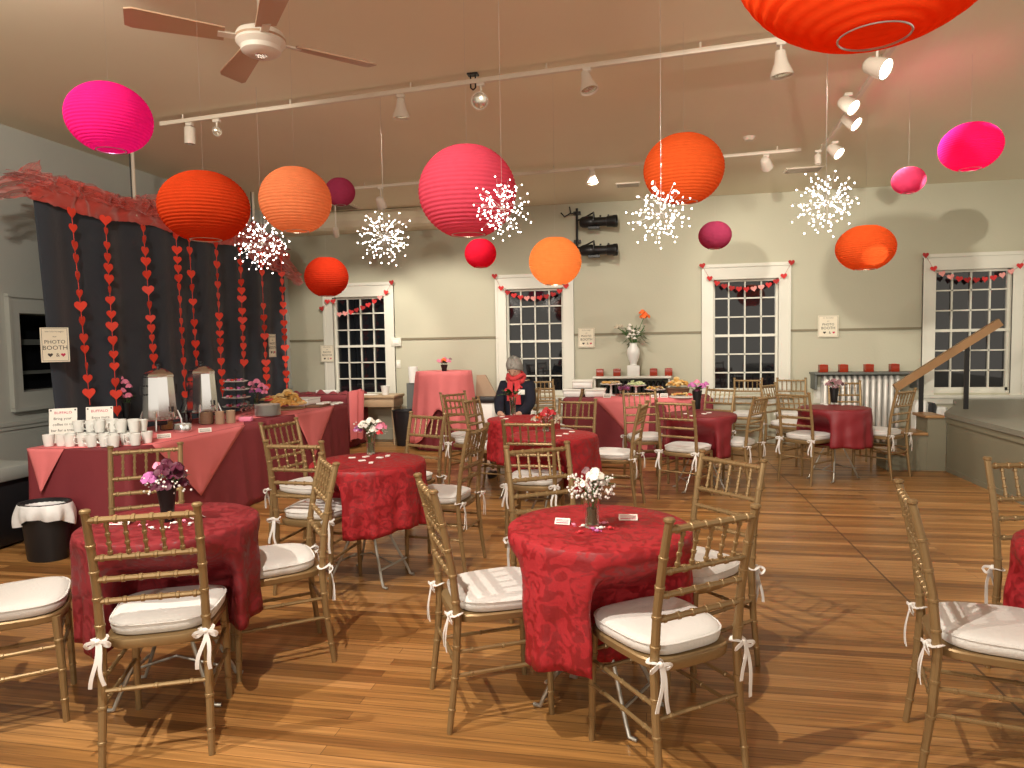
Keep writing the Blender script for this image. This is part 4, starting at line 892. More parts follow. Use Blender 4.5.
def wallbox(name, u, v, w, h, d, lab, cat, m='trim'):
    p = Yp(u, v, WY); T = empty(name, (p.x, WY-d, p.z)); MB().bbox((-w/2, 0, -h/2), (w/2, d, h/2), .006).build('housing', M[m], T)
    MB().bbox((-w*.3, -.006, -h*.22), (w*.3, 0, h*.22), .002).build('face_plate', M['paperw'], T); return tag(T, lab, cat)
wallbox('thermostat', 397, 342, .155, .125, .05, 'white wall control box right of the first window', 'control box')
wallbox('light_switch', 398.5, 364, .07, .12, .012, 'white light switch plate below the control box', 'light switch')
wallbox('wall_notice', 820, 395, .17, .22, .02, 'pale square panel left of the right radiator', 'panel')

# ------------------------------------------------------------------ paper lanterns
def lantern(u, v, px, R_world, mt, label, led=None, squash=.94, open_ang=.125, y=None, drop=True):
    d = ray(u, v); P = EYEP + d*(R_world*2*F/px*math.sqrt(1+((u-512)/F)**2)); 
    T = empty('paper_lantern', P); R = R_world; mb = MB(); n = 64; NR = 26
    prof = []
    t0, t1 = open_ang*PI*.9, PI-open_ang*PI*.9
    for i in range(NR*4+1):
        t = t0+(t1-t0)*i/(NR*4); rr = math.sin(t); b = 1-(.009 if R_world > .3 else .022)*(abs(((i % 4)-2)/2))**1.5; prof.append((rr*R*b, -math.cos(t)*R*squash*b))
    vs = []
    for r_, z in prof:
        for j in range(n):
            q = 2*PI*j/n; k = 1-.011*max(0, math.cos(q*4))**30; vs.append((r_*math.cos(q)*k, r_*math.sin(q)*k, z))
    m = len(prof); mb.add(vs, [(i*n+j, i*n+(j+1) % n, (i+1)*n+(j+1) % n, (i+1)*n+j) for i in range(m-1) for j in range(n)])
    mb.build('paper_shade', LM[mt], T, sharp=80)
    for zz, rr in ((prof[0][1], prof[0][0]), (prof[-1][1], prof[-1][0])): MB().tube([(rr*math.cos(2*PI*k/32), rr*math.sin(2*PI*k/32), zz) for k in range(32)], .003, 6, closed=True).build('wire_rim', M['wire'], T)
    rb = prof[-1][0]; zt = prof[-1][1]; MB().tube([(-rb, 0, zt), (-rb*.4, 0, zt-.02), (0, 0, zt+.012), (rb*.4, 0, zt-.02), (rb, 0, zt)], .002, 5).build('wire_hanger', M['wire'], T)
    MB().tube([(0, 0, zt+.012), (0, 0, CZ-P.z)], .0005, 4).build('hanging_line', M['wire'], T)
    if led:
        l = MB(); l.ball((0, 0, 0), .011, 8, 6); l.build('led_light', M['bulbv' if led[0] == 'v' else 'bulb'], T, loc=(led[2], led[3], led[4]) if len(led) > 2 else (0, 0, -.2*R))
        L = bpy.data.lights.new('lantern_glow', 'POINT'); L.energy = led[1]; L.shadow_soft_size = .03; L.color = (.7, .5, 1) if led[0] == 'v' else (1, .80, .55)
        lo = bpy.data.objects.new('lantern_glow', L); C.objects.link(lo); lo.parent = T; lo.location = (0, 0, -.1*R)
    return tag(T, label, 'paper lantern', 'round paper lanterns')
LANT = [(109.5, 118.5, 92, .20, 'hot', 'hot pink paper lantern high at the left edge above the backdrop', ('v', .8)),
 (204.5, 207, 95, .20, 'deep', 'large vermilion lantern hanging in front of the backdrop', None),
 (295.5, 200.5, 74, .20, 'peach', 'peach orange lantern right of the vermilion one', ('w', .5)),
 (340, 192, 31, .15, 'rose', 'small rose lantern peeking behind the peach lantern', None),
 (467.5, 192, 98, .25, 'coralp', 'big coral pink lantern near the picture centre', ('w', .6)),
 (683.5, 169.5, 82, .25, 'orange', 'large orange lantern above the third window', ('w', .5)),
 (555.2, 261.5, 53, .20, 'goldp', 'glowing amber lantern over the second window', ('w', 1.6)),
 (865.5, 248, 63, .25, 'orange', 'orange lantern with a seam between the two right hand windows', ('w', .5)),
 (715, 235.5, 34, .15, 'rose', 'small deep rose lantern left of the third window top', None),
 (480.5, 253.5, 32, .15, 'redp', 'small bright red lantern below the big coral pink one', None),
 (326.5, 277, 45, .20, 'brick', 'brick red lantern over the first window', None),
 (908.5, 180.5, 36, .125, 'rose', 'small dusty rose lantern left of the hot pink one at right', None),
 (970.5, 147, 68, .20, 'hot', 'hot pink lantern near the right edge', ('w', .3)),
 (876, -86, 325, .36, 'big', 'huge orange lantern cut off by the top edge', None)]
SQ = {109.5: .86, 204.5: .81, 683.5: .88, 865.5: .82, 970.5: .84, 715: .87, 908.5: .86, 876: .86}
for u, v, px, R_, mt, lab, led in LANT: lantern(u, v, px, R_, mt, lab, led, squash=SQ.get(u, .94), open_ang=.085 if mt == 'big' else .125)

# ------------------------------------------------------------------ starburst lights
def make_burst(R=.21):
    T = empty('starburst_light', (0, 0, 0)); MB().ball((0, 0, 0), .012, 10, 8).build('hub', M['wire'], T); r = random.Random(4); N = 30
    for i in range(N):
        z = 1-2*(i+.5)/N; a = i*2.399963; s_ = math.sqrt(1-z*z); d = Vector((s_*math.cos(a), s_*math.sin(a), z)); mb = MB()
        ln = R*r.uniform(.8, 1.05); mb.tube([d*.008, d*ln*.6, d*ln], .0009, 4)
        mb.k = 1
        t = d.cross(Vector((0, 0, 1))); t = t.normalized() if t.length > .05 else Vector((1, 0, 0)); w = d.cross(t)
        for q in (.45, .72, 1.0): mb.ball(d*ln*q+t*r.uniform(-.015, .015)+w*r.uniform(-.015, .015), .0052, 6, 4)
        for q in range(2):
            e = d*ln*(.6+.2*q)+t*r.uniform(-.05, .05)+w*r.uniform(-.05, .05); mb.k = 0; mb.tube([d*ln*.4, e], .0007, 3); mb.k = 1; mb.ball(e, .0052, 6, 4)
        mb.build('light_spray', [M['wire'], M['led']], T)
    MB().tube([(0, 0, 0), (0, 0, 1)], .0014, 4).build('hanging_cord', M['wire'], T)
    return T
b0 = make_burst(.235); first = True
for (u, v, y, lab) in ((262, 243, 4.9, 'lit starburst hanging in front of the backdrop'), (384, 237, 5.2, 'lit starburst between the peach and coral pink lanterns'), (502, 208, 3.08, 'lit starburst overlapping the big coral pink lantern'), (661, 213, 3.85, 'lit starburst just below the large orange lantern'), (826, 202, 5.0, 'lit starburst farthest right, above the orange seam lantern')):
    p = Yp(u, v, y); o = b0 if first else copy_tree(b0); first = False; o.location = p; o.rotation_euler = (0, 0, u*.3); sc = {502: .63, 661: .80}.get(u, 1); o.scale = (sc, sc, sc)
    for ch in o.children:
        if ch.name.startswith('hanging_cord'): ch.scale = (1, 1, (CZ-p.z)/sc)
    tag(o, lab, 'hanging light', 'starburst string lights')

# ------------------------------------------------------------------ track lighting
def track(p0, p1, lab):
    a = Vector(p0); b = Vector(p1); d = b-a; T = empty('light_track', a, math.atan2(d.y, d.x)); L = d.length
    MB().bbox((0, -.018, -.012), (L, .018, .020), .004).build('rail', M['track'], T)
    for x in (0, L): MB().bbox((x-.03, -.02, -.014), (x+.03, .02, .022), .004).build('end_cap', M['track'], T)
    k = int(L/1.1)+1
    for i in range(k): x = .2+(L-.4)*i/max(1, k-1); MB().tube([(x, 0, .02), (x, 0, CZ-a.z)], .007, 6).build('ceiling_clip', M['track'], T)
    return tag(T, lab, 'light track', 'ceiling light tracks')
TZ0 = 3.36
track((-4.01, 5.34, TZ0), (1.62, 4.72, TZ0), 'long white light track running across beside the ceiling fan')
track((1.55, 4.0, TZ0), (1.80, 7.85, TZ0), 'light track running away from us at the right, all lamps lit')
track((-3.53, 8.05, TZ0), (1.55, 7.60, TZ0), 'farther light track parallel to the back wall')
def head(u, v, y, tgt, kind, lab, e=0, size=1.0, spot=60):
    p = Yp(u, v, y); p.z = min(p.z, TZ0-.10); T = empty('track_spotlight', (p.x, p.y, p.z))
    d = (Vector(tgt)-p).normalized(); q = d.to_track_quat('-Z', 'Y').to_matrix().to_4x4(); s_ = size
    MB().tube([(0, 0, TZ0-.01-p.z), (0, 0, .02)], .008, 8).build('arm', M['head'], T); MB().bbox((-.03, -.018, TZ0-.035-p.z), (.03, .018, TZ0-.012-p.z), .004).build('adapter', M['head'], T)
    if kind == 'bell': pr = [(.0, .07), (.028, .068), (.034, .03), (.04, .0), (.062, -.055), (.066, -.075), (.062, -.075), (.035, -.0), (.0, .02)]
    elif kind == 'can': pr = [(.0, .065), (.040, .063), (.045, .055), (.045, -.075), (.041, -.075), (.041, -.03), (0, -.03)]
    else: pr = [(0, .08), (.03, .078), (.045, .06), (.055, .0), (.060, -.06), (.056, -.06), (.045, -.02), (0, -.01)]
    pr = [(a*s_, b*s_) for a, b in pr]
    MB().lathe(pr, n=24, M4=q, cap=False).build('lamp_housing', M['head'], T, sharp=50)
    zf = pr[-3][1]+.012; rf = pr[-3][0]*.94
    MB().lathe([(0, zf-.008), (rf*.7, zf-.006), (rf, zf), (rf, zf+.006), (0, zf+.006)], n=20, M4=q, cap=False).build('lamp_face', M['lampon' if e else 'lampoff'], T)
    tag(T, lab, 'spotlight', 'white track spotlights')
    if e:
        L = bpy.data.lights.new('track_beam', 'SPOT'); L.energy = e; L.spot_size = math.radians(spot); L.spot_blend = .5; L.shadow_soft_size = .045; L.color = (1, .92, .80)
        o = bpy.data.objects.new('track_beam', L); C.objects.link(o); o.location = p+d*.11; o.rotation_euler = d.to_track_quat('-Z', 'Y').to_euler()
head(190, 135, 5.33, (-3.9, 5.4, 0), 'can', 'cylinder spotlight at the far left end of the front track')
head(217, 131, 5.30, (-3.0, 4.6, 2.9), 'can', 'second spotlight from the left end of the front track', size=.8)
head(401, 108, 5.11, (-1.9, 5.3, 0), 'bell', 'bell spotlight left of the ceiling hook, pointing down')
head(481, 101, 5.03, (-1.0, 0, 1.6), 'round', 'round spotlight facing us beside the ceiling hook', size=1.05)
head(587, 81, 4.93, (.4, 4.4, 0), 'bell', 'bell spotlight tilted right on the front track')
head(781, 63, 4.79, (1.1, 4.9, 0), 'bell', 'bell spotlight beside the huge orange lantern', size=1.1)
head(877, 67, 4.5, (4.6, 1.6, .6), 'round', 'lit spotlight under the rim of the huge orange lantern', 160, spot=80)
head(848, 104, 5.9, (4.0, 3.6, .6), 'round', 'nearer of the two paired lit spotlights on the right track', 180, spot=80)
head(851, 115, 6.35, (4.4, 4.4, .5), 'round', 'farther of the two paired lit spotlights on the right track', 160, spot=80)
head(835, 144, 7.3, (4.2, 5.2, .4), 'round', 'lit spotlight low on the right track', 120, spot=80)
head(818, 152, 7.6, (1.8, 7.3, 0), 'can', 'small unlit spotlight at the far end of the right track', size=.7)
head(592, 176, 7.75, (-.5, 7.7, 0), 'bell', 'faint bell spotlight on the farther track')
head(766, 163, 7.65, (2.2, 9.9, 2.0), 'round', 'lit spotlight beside the ceiling vent on the farther track', 60, spot=90)
head(381, 203, 8.0, (-2.9, 9.9, .9), 'round', 'lit spotlight above the second starburst', 150, spot=85)
head(336, 232, 8.1, (-4.3, 9.9, 1.2), 'can', 'small lit spotlight above the first window', 90, spot=80, size=.8)
# ceiling hook by the front track
p = Yp(472, 78, 5.0); T = empty('ceiling_bracket', (p.x, 5.03, CZ)); MB().bbox((-.04, -.03, -.012), (.04, .03, 0), .003).build('plate', M['iron'], T)
for s_ in (-1, 1): MB().tube([(s_*.018, 0, -.01), (s_*.018, 0, -.10), (0, 0, -.115)], .006, 6).build('rod', M['iron'], T)
tag(T, 'dark forked ceiling bracket on the front track', 'bracket')
# smoke detector, vents
for (u, v, w, d, lab) in ((803, 169, .42, .22, 'ceiling vent beside the farther track, right'), (628, 184, .3, .2, 'ceiling vent left of the large orange lantern'), (330, 207, .8, .35, 'wide ceiling vent above the first window')):
    p = Zp(u, v, CZ); T = empty('ceiling_vent', (p.x, min(p.y, 9.3), CZ)); MB().bbox((-w/2, -d/2, -.015), (w/2, d/2, 0), .003).build('frame', M['track'], T)
    mb = MB()
    for k in range(9): y = -d*.42+d*.84*k/8; mb.box((-w*.44, y-.006, -.02), (w*.44, y+.004, -.014))
    mb.build('slats', M['vent'], T, smooth=False); tag(T, lab, 'ceiling vent', 'ceiling vents')
p = Zp(749, 137, CZ); T = MB().lathe([(.0, -.035), (.04, -.033), (.055, -.01), (.06, 0), (0, 0)], n=20).build('smoke_detector', M['track'], loc=(p.x, p.y, CZ)); tag(T, 'small round smoke detector on the ceiling', 'smoke detector')

# ------------------------------------------------------------------ ceiling fan
P = Yp(261, 46, 3.26); T = empty('ceiling_fan', P)
MB().tube([(0, 0, .08), (0, 0, CZ-P.z)], .012, 10).build('downrod', M['fanw'], T); MB().lathe([(.02, CZ-P.z-.06), (.06, CZ-P.z-.02), (.065, CZ-P.z)], n=20).build('canopy', M['fanw'], T)
MB().lathe([(.02, .085), (.075, .08), (.112, .06), (.12, .045), (.12, .012), (.11, .0), (.10, -.01), (.095, -.03), (.07, -.045), (0, -.048)], n=32).build('motor', M['fanw'], T, sharp=30)
MB().lathe([(.115, .022), (.1215, .024), (.1215, .034), (.115, .036)], n=32).build('trim_band', M['fan'], T)
MB().lathe([(0, -.050), (.028, -.050), (.032, -.045)], n=16).build('centre_cap', M['lampoff'], T)
for ang in (32, 122, 204, 294):
    a = math.radians(ang+14); R4 = Matrix.Rotation(a, 4, 'Z') @ Matrix.Translation((0, 0, .03)) @ Matrix.Rotation(math.radians(13), 4, 'X')
    mb = MB(); n = 14; top = []; bot = []
    for i in range(n):
        t = i/(n-1); x = .17+.43*t; w = .05+.022*t; w *= 1 if t < .93 else .8
        top.append((x, w)); bot.append((x, -w))
    loop = top+bot[::-1]; vs = [R4 @ Vector((x, y, .004)) for x, y in loop]+[R4 @ Vector((x, y, -.004)) for x, y in loop]; k = len(loop)
    mb.add(vs, [tuple(range(k)), tuple(range(2*k-1, k-1, -1))]+[(i, (i+1) % k, k+(i+1) % k, k+i) for i in range(k)])
    bl = mb.build('blade', M['fan'], T, smooth=False)
    MB().box((.09, -.02, -.008), (.20, .02, .001), R4).build('blade_arm', M['fanw'], bl, smooth=False)
tag(T, 'four-blade ceiling fan with tan blades and white motor', 'ceiling fan')

# ------------------------------------------------------------------ stage lights on the back wall
T = empty('stage_light_bracket', (-.93, 9.9, 2.55)); p0 = Vector((-.93, 9.9, 2.55))
MB().tube([(0, 0, 0), (0, 0, .78)], .018, 10).build('pipe', M['iron'], T); MB().tube([(0, -.02, .72), (-.10, -.05, .70), (-.17, -.06, .66), (-.22, -.05, .72)], .011, 7).build('hook_arm', M['iron'], T); MB().tube([(-.08, -.05, .70), (-.10, -.05, .80)], .010, 7).build('clamp', M['iron'], T)
MB().box((-.05, .0, .3), (.05, .0995, .34)).box((-.05, .0, .7), (.05, .0995, .74)).build('wall_plate', M['iron'], T)
tag(T, 'black pipe bracket on the wall carrying two stage lights', 'bracket')
for z, lab in ((3.10, 'upper black stage light on the wall pipe'), (2.71, 'lower black stage light on the wall pipe')):
    T = empty('stage_light', (-.62, 9.72, z)); Q = Matrix.Rotation(math.radians(92), 4, 'Y') @ Matrix.Rotation(math.radians(8), 4, 'X')
    MB().lathe([(0, -.26), (.055, -.255), (.075, -.22), (.082, -.10), (.070, -.06), (.062, -.05), (.062, .12), (.074, .125), (.078, .20), (.085, .22), (.085, .26), (.078, .26), (.066, .15), (0, .15)], n=24, M4=Q, cap=False).build('barrel', M['iron'], T, sharp=30)
    MB().lathe([(0, .20), (.068, .20), (.068, .205), (0, .21)], n=20, M4=Q).build('lens', M['pane'], T)
    MB().tube([(-.06, -.1, .0), (-.06, -.11, .09), (-.06, 0, .13), (-.06, .11, .09), (-.06, .1, 0)], .008, 7).build('yoke', M['iron'], T)
    MB().tube([(-.06, 0, .13), (-.16, .1, .10), (-.30, .17, .06)], .012, 7).build('mounting_arm', M['iron'], T)
    for a, b in ((.03, .075), (.14, .08)): MB().lathe([(.012, 0), (.014, .02), (0, .024)], (a, 0, b-.01), 10).build('focus_knob', M['iron'], T)
    MB().box((-.14, -.05, -.10), (.02, .05, -.07)).build('cable_box', M['iron'], T)
    tag(T, lab, 'stage light', 'black stage lights')

# ------------------------------------------------------------------ window heart garlands
for k, (c, w) in enumerate(WIN):
    r = random.Random(80+k); x0, x1 = c-w-.15, c+w+.15; T = empty('heart_garland', (c, WY-.075, 2.40)); pts = []; N = 13
    tp = PBT[k][1]+.19; tl, tr = ((2.02, tp) if k == 0 else (tp, tp))
    for i in range(N):
        t = i/(N-1); x = x0+(x1-x0)*t-c; sag = 4*t*(1-t); e = (tl+(tr-tl)*t)-2.40; z = e-(.34 if k else .22)*sag**.55
        if k == 0 and t < .25: z = 2.02+.12*math.sin(t*4*PI)-2.40
        pts.append((x, 0, z))
    MB().tube(pts, .002, 4).build('string', M['heartd'], T)
    for i, p in enumerate(pts):
        m = ['heartd', 'heartr', 'heartp', 'heartr', 'heartd', 'heartp', 'heartr'][(i*3+k) % 7]
        if i in (0, 1, N-1, N-2): m = 'heartr' if i % 2 else 'heartd'
        o = heart_obj(.085, m); o.parent = T; o.location = (p[0], -.006, p[2]); o.rotation_euler = (0, r.uniform(-.25, .25), r.uniform(-.3, .3))
    tag(T, 'felt heart garland strung across the %s window from the left' % ordn[k], 'heart garland', 'window heart garlands')

# ------------------------------------------------------------------ back shelf, radiators, votives
def radiator(x0, x1, z1, n, lab, d=.18, m='radi'):
    T = empty('radiator', ((x0+x1)/2, WY-.16, 0)); cx = (x0+x1)/2
    for i in range(n):
        x = x0+(x1-x0)*(i+.5)/n-cx; mb = MB(); w = (x1-x0)/n*.36
        mb.tube([(x, -.07, .12), (x, -.07, z1-.05), (x, -.05, z1-.015), (x, .05, z1-.015), (x, .07, z1-.05), (x, .07, .12), (x, .05, .08), (x, -.05, .08)], w, 8, closed=True)
        mb.tube([(x, -.0, .1), (x, -.0, z1-.03)], w*.8, 6); mb.build('radiator_column', M[m], T)
    for z in (.14, z1-.08): MB().tube([(x0-cx, 0, z), (x1-cx, 0, z)], .02, 8).build('manifold', M[m], T)
    for s_ in (-1, 1): MB().box((s_*(x1-x0)*.45-.02, -.06, 0), (s_*(x1-x0)*.45+.02, .06, .1)).build('foot', M[m], T, smooth=False)
    return tag(T, lab, 'radiator', 'column radiators')
def shelf(x0, x1, z, m, lab, d=.30):
    T = empty('wall_shelf', ((x0+x1)/2, WY-d/2-.01, z)); w = (x1-x0)/2
    MB().bbox((-w, -d/2, -.03), (w, d/2, 0), .005).build('board', M[m], T)
    for s_ in (-1, 1): MB().box((s_*(w-.03)-.012, -d/2+.04, -.22), (s_*(w-.03)+.012, d/2, -.03)).build('bracket', M[m], T, smooth=False)
    return tag(T, lab, 'shelf')
radiator(-.62, .28, .88, 14, 'dark radiator below the white shelf behind the desserts', m='iron')
shelf(-.72, .36, .955, 'trim', 'thin white shelf holding the tall white vase')
radiator(2.32, 3.28, .93, 13, 'pale column radiator right of the third window')
shelf(2.20, 3.50, .985, 'shelfg', 'slate grey shelf over the right radiator')
MB_ = MB().bbox((-.16, -.1, 0), (.16, .1, .65), .01)
def votive(u, y, z, lab, g):
    p = Yp(u, 370, y); T = empty('votive_holder', (p.x, y, z)); s_ = .052
    mb = MB(); mb.bbox((-s_, -s_, 0), (s_, s_, .10), .005); mb.build('glass_cube', M['redbox'], T)
    MB().lathe([(.03, .1), (.03, .104), (0, .105)], n=14).build('candle', M['fruit'], T); return tag(T, lab, 'candle holder', g)
for u, l in ((600, 'leftmost'), (617, 'second from left, beside the vase box'), (653.5, 'third, right of the vase'), (668.5, 'rightmost')): votive(u, 9.83, .956, 'square red votive on the white shelf, '+l, 'red votives on the white shelf')
for u, l in ((823, 'leftmost'), (843, 'second'), (868.5, 'third'), (894, 'rightmost, nearest the handrail')): votive(u, 9.83, .986, 'square red votive on the slate shelf, '+l, 'red votives on the slate shelf')
p = Yp(633.5, 376, 9.83); T = MB().bbox((-.085, -.085, 0), (.085, .085, .145), .006).build('vase_plinth', M['white'], loc=(p.x, 9.83, .956)); tag(T, 'white box plinth under the tall vase', 'box')
T = empty('tall_vase', (p.x, 9.83, 1.102)); MB().lathe([(.045, 0), (.05, .004), (.045, .02), (.075, .10), (.092, .17), (.085, .23), (.055, .275), (.05, .30), (.058, .315), (.05, .315), (.042, .295), (0, .28)], n=28).build('vase', M['white'], T)
mb = MB(); r = random.Random(5)
for i in range(16): a = r.uniform(0, 2*PI); mb.tube([(0, 0, .25), (.06*math.cos(a), .04*math.sin(a), .40), (.16*math.cos(a), .07*math.sin(a), .42+r.uniform(0, .15))], .004, 4)
mb.tube([(0, 0, .28), (.07, -.02, .48), (.15, -.03, .67)], .005, 5); mb.tube([(0, 0, .28), (-.12, -.02, .46), (-.21, -.03, .53)], .005, 5); mb.build('stems', M['stem'], T)
mb = MB()
for i in range(46): a = r.uniform(0, 2*PI); q = r.uniform(.02, .15); leafm(mb, (q*math.cos(a), q*.5*math.sin(a), .30+r.uniform(0, .24)), (math.cos(a), .5*math.sin(a), r.uniform(-.5, .6)), r.uniform(.07, .13), .03)
mb.build('leaves', M['leaf'], T)
for i in range(13):
    a = r.uniform(0, 2*PI); q = r.uniform(.02, .12); mb = MB(); rose(mb, (q*math.cos(a), q*.4*math.sin(a)-.04, .38+r.uniform(0, .20)), .026, i); mb.build('blossom', M['rosew'], T)
for (x, z, s_, m) in ((.16, .69, .068, 'coral'), (.13, .74, .05, 'coral'), (-.215, .545, .045, 'beige'), (-.17, .56, .035, 'beige')):
    mb = MB(); rose(mb, (x, -.05, z), s_, 7); mb.build('blossom', M[m], T)
tag(T, 'tall white vase of greenery with one big orange bloom', 'flower arrangement')

# ------------------------------------------------------------------ dessert table contents
def pedestal(x, y, r_, h, lab, mats, n, sz, H):
    T = empty('cake_pedestal', (x, y, TH+.0055)); MB().lathe([(.06, 0), (.055, .006), (.015, .02), (.012, h-.02), (.05, h-.004), (r_, h), (r_+.004, h+.008), (r_*.96, h+.005), (0, h+.004)], n=28).build('stand', M['white'], T)
    r = random.Random(int(x*100)+7)
    for i in range(n):
        a = r.uniform(0, 2*PI); d = r_*.85*math.sqrt(r.random()); mb = MB(); mb.ball((0, 0, 0), sz, 7, 5, (1, 1, .8)); mb.build('treat', M[mats[i % len(mats)]], T, loc=(d*math.cos(a), d*math.sin(a), h+.006+sz*.7+H*(1-d/r_)*r.random()))
    return tag(T, lab, 'cake stand', 'white pedestals of treats')
def PX(u, y): return Yp(u, 390, y).x
pedestal(PX(611, 8.95), 8.95, .14, .15, 'white pedestal with brown bites, leftmost of the dessert stands', ['cork', 'woodd'], 22, .020, .01)
pedestal(PX(636, 8.95), 8.95, .13, .13, 'white pedestal heaped with pale green grapes', ['green'], 48, .015, .06)
pedestal(PX(655, 8.90), 8.90, .13, .08, 'low white pedestal with mixed brown treats right of the grapes', ['cork', 'straw', 'brown'], 26, .018, .03)
heap('basket_of_rolls', (PX(678, 8.95), 8.95, TH+.09), 34, .13, .12, ['cork', 'cork', 'straw'], 'bread_roll', 'tall heap of orange brown crisps at the right of the desserts', 'food basket', 'brown', 1.3, .028, 12)
T = bpy.data.objects[-1] if False else None
MB_ = MB().lathe([(.10, 0), (.12, .004), (.145, .085), (.14, .085), (.115, .01), (0, .01)], n=28); tag(MB_.build('wicker_basket', M['brown'], loc=(PX(678, 8.95), 8.95, TH+.0045)), 'round brown basket under the crisps heap', 'basket')
heap('fruit_platter', (PX(682, 8.68), 8.68, TH+.006), 40, .15, .03, ['fruit', 'straw', 'cork'], 'fruit_piece', 'flat platter of red and yellow bites at the right front', 'food platter', 'white', 1.0, .016, 13)
for k, (u, y) in enumerate(((620, 8.85), (624, 8.92), (628, 8.82))):
    T = empty('candle_glass', (PX(u, y), y, TH+.006)); MB().lathe([(.03, 0), (.01, .006), (.009, .07), (.028, .09), (.030, .15), (.028, .15), (.02, .095), (0, .08)], n=14).build('glass', M['glass'], T); MB().lathe([(0, .088), (.022, .09), (.024, .12), (0, .12)], n=10).build('filling', M['magenta'], T)
    tag(T, 'stemmed dessert glass between the pedestals, %s' % ('left', 'middle', 'right')[k], 'glass', 'stemmed dessert glasses')
for k, (u, v) in enumerate(((607, 397), (655, 396), (664, 395.5))): card(Yp(u, v, 8.62)*Vector((1, 1, 0))+Vector((0, 0, TH+.006)) if False else Vector((PX(u, 8.64), 8.64, TH+.006)), 0, .09, .04, .05, 'white folded menu card on the dessert table, %s' % ('left by the pedestal', 'middle', 'right')[k], 'paperw', 'ink', 'menu cards on the dessert table')
# clear lidded warming boxes at the left end
for k, (x, z) in enumerate(((-.90, 0), (-.62, 0), (-.78, .11))):
    T = empty('food_box', (x, 8.88, TH+.0055+z)); MB().bbox((-.125, -.12, 0), (.125, .12, .075), .008).build('tub', M['white'], T); MB().bbox((-.132, -.127, .075), (.132, .127, .10), .006).build('lid', M['paperw'], T)
    tag(T, ('left white food tub at the dessert table end', 'right white food tub beside the pink overlay', 'white food tub stacked on the other two')[k], 'food tub', 'white food tubs')

# ------------------------------------------------------------------ cocktail table in the back
cx, cy = -2.755, 9.28; T = empty('cocktail_table', (cx, cy, 0)); MB().lathe([(0, 1.045), (.37, 1.045), (.375, 1.05), (.375, 1.06), (.37, 1.064), (0, 1.064)], n=40).build('tabletop', M['woodd'], T); MB().tube([(0, 0, .03), (0, 0, 1.045)], .035, 12).build('column', M['iron'], T)
MB().lathe([(.26, 0), (.26, .02), (.06, .05), (.04, .06)], n=28).build('base', M['iron'], T); tag(T, 'tall round cocktail table under the pink cloth', 'table')
def cock(m, top, R, drop, seed, lab, grow, amp, cut=None, kk=14):
    mb = MB(); n = 130
    vs = []; K = 16
    for i in range(4): rr = R*(.05+.95*i/3); vs += [(rr*math.cos(2*PI*j/n), rr*math.sin(2*PI*j/n), top) for j in range(n)]
    for i in range(1, K+1):
        t = i/K
        for j in range(n):
            q = 2*PI*j/n; w = math.cos(kk*q+seed)+.5*math.cos((kk-5)*q+1); rr = R+.004+grow*t**.9+amp*t*w; d = drop if cut is None else drop*(1-cut*math.exp(-((math.atan2(math.sin(q+1.45), math.cos(q+1.45)))/.42)**2))
            vs.append((rr*math.cos(q), rr*math.sin(q), top-.003-d*t))
    m0 = 4+K; mb.add(vs, [tuple(range(n))]+[(i*n+j, i*n+(j+1) % n, (i+1)*n+(j+1) % n, (i+1)*n+j) for i in range(m0-1) for j in range(n)])
    o = mb.build('tablecloth', M[m], loc=(cx, cy, 0), sharp=80); md = o.modifiers.new('thickness', 'SOLIDIFY'); md.thickness = .0015; md.offset = -1; return tag(o, lab, 'tablecloth', 'cloths on the cocktail table')
cock('maroon', 1.068, .380, 1.055, 2, 'maroon floor-length under cloth of the cocktail table', .03, .012)
cock('pink', 1.0715, .388, .98, 0, 'long pink pleated cloth over the tall cocktail table', .095, .018, cut=.50)
bouquet((cx+.03, cy-.08, 1.073), M['coral'] and 'dark', [('rosep', -.05, 0, .03, .04), ('coral', .0, -.02, .045, .042), ('rosep', .06, .0, .03, .04), ('rosep', .0, .03, .06, .035), ('rosep', -.08, .0, .04, .028), ('dusty', .09, .0, .06, .022)], 'short pink bouquet on the tall cocktail table', h0=.11, vh=.09, vr=.045, spread=.09, seed=30)
# black board / music stands beside it
for (x, lab, s_) in ((Yp(412, 390, 9.72).x, 'dark tilted panel leaning left of the cocktail table', 1),):
    T = empty('folded_board', (x, 9.72, 0)); MB().box((-.07, -.04, .35), (.10, .04, .88), Matrix.Rotation(.0, 4, 'Y')).build('panel', M['shelfg'], T, smooth=False)
    for q in (-.05, .08): MB().tube([(q, 0, 0), (q, 0, .36)], .012, 8).build('leg', M['iron'], T)
    tag(T, lab, 'panel')
mb = MB(); mb.lathe([(.05, 0), (.062, .002), (.075, .24), (.07, .24), (.05, .01), (0, .01)], n=20); tag(mb.build('paper_roll', M['white'], loc=(Yp(413.5, 390, 9.72).x, 9.72, .881)), 'white roll standing on the panel beside the cocktail table', 'paper roll')
T = empty('tipping_bin', (Yp(486, 400, 9.5).x, 9.5, 0)); MB().bbox((-.15, -.15, 0), (.15, .15, .62), .03).build('body', M['white'], T); MB().bbox((-.17, -.17, .62), (.17, .17, .70), .02).build('rim', M['black'], T)
mb = MB(); mb.add([(-.15, .0, .70), (.16, .0, .70), (.0, .0, 1.0), (-.13, .0, 1.0), (-.15, .03, .70), (.16, .03, .70), (.0, .03, 1.0), (-.13, .03, 1.0)], [(0,1,2,3),(7,6,5,4),(0,4,5,1),(1,5,6,2),(2,6,7,3),(3,7,4,0)]); mb.build('raised_lid', M['brownpaper'], T, smooth=False)
tag(T, 'white bin with black rim and raised lid left of the seated person', 'bin')

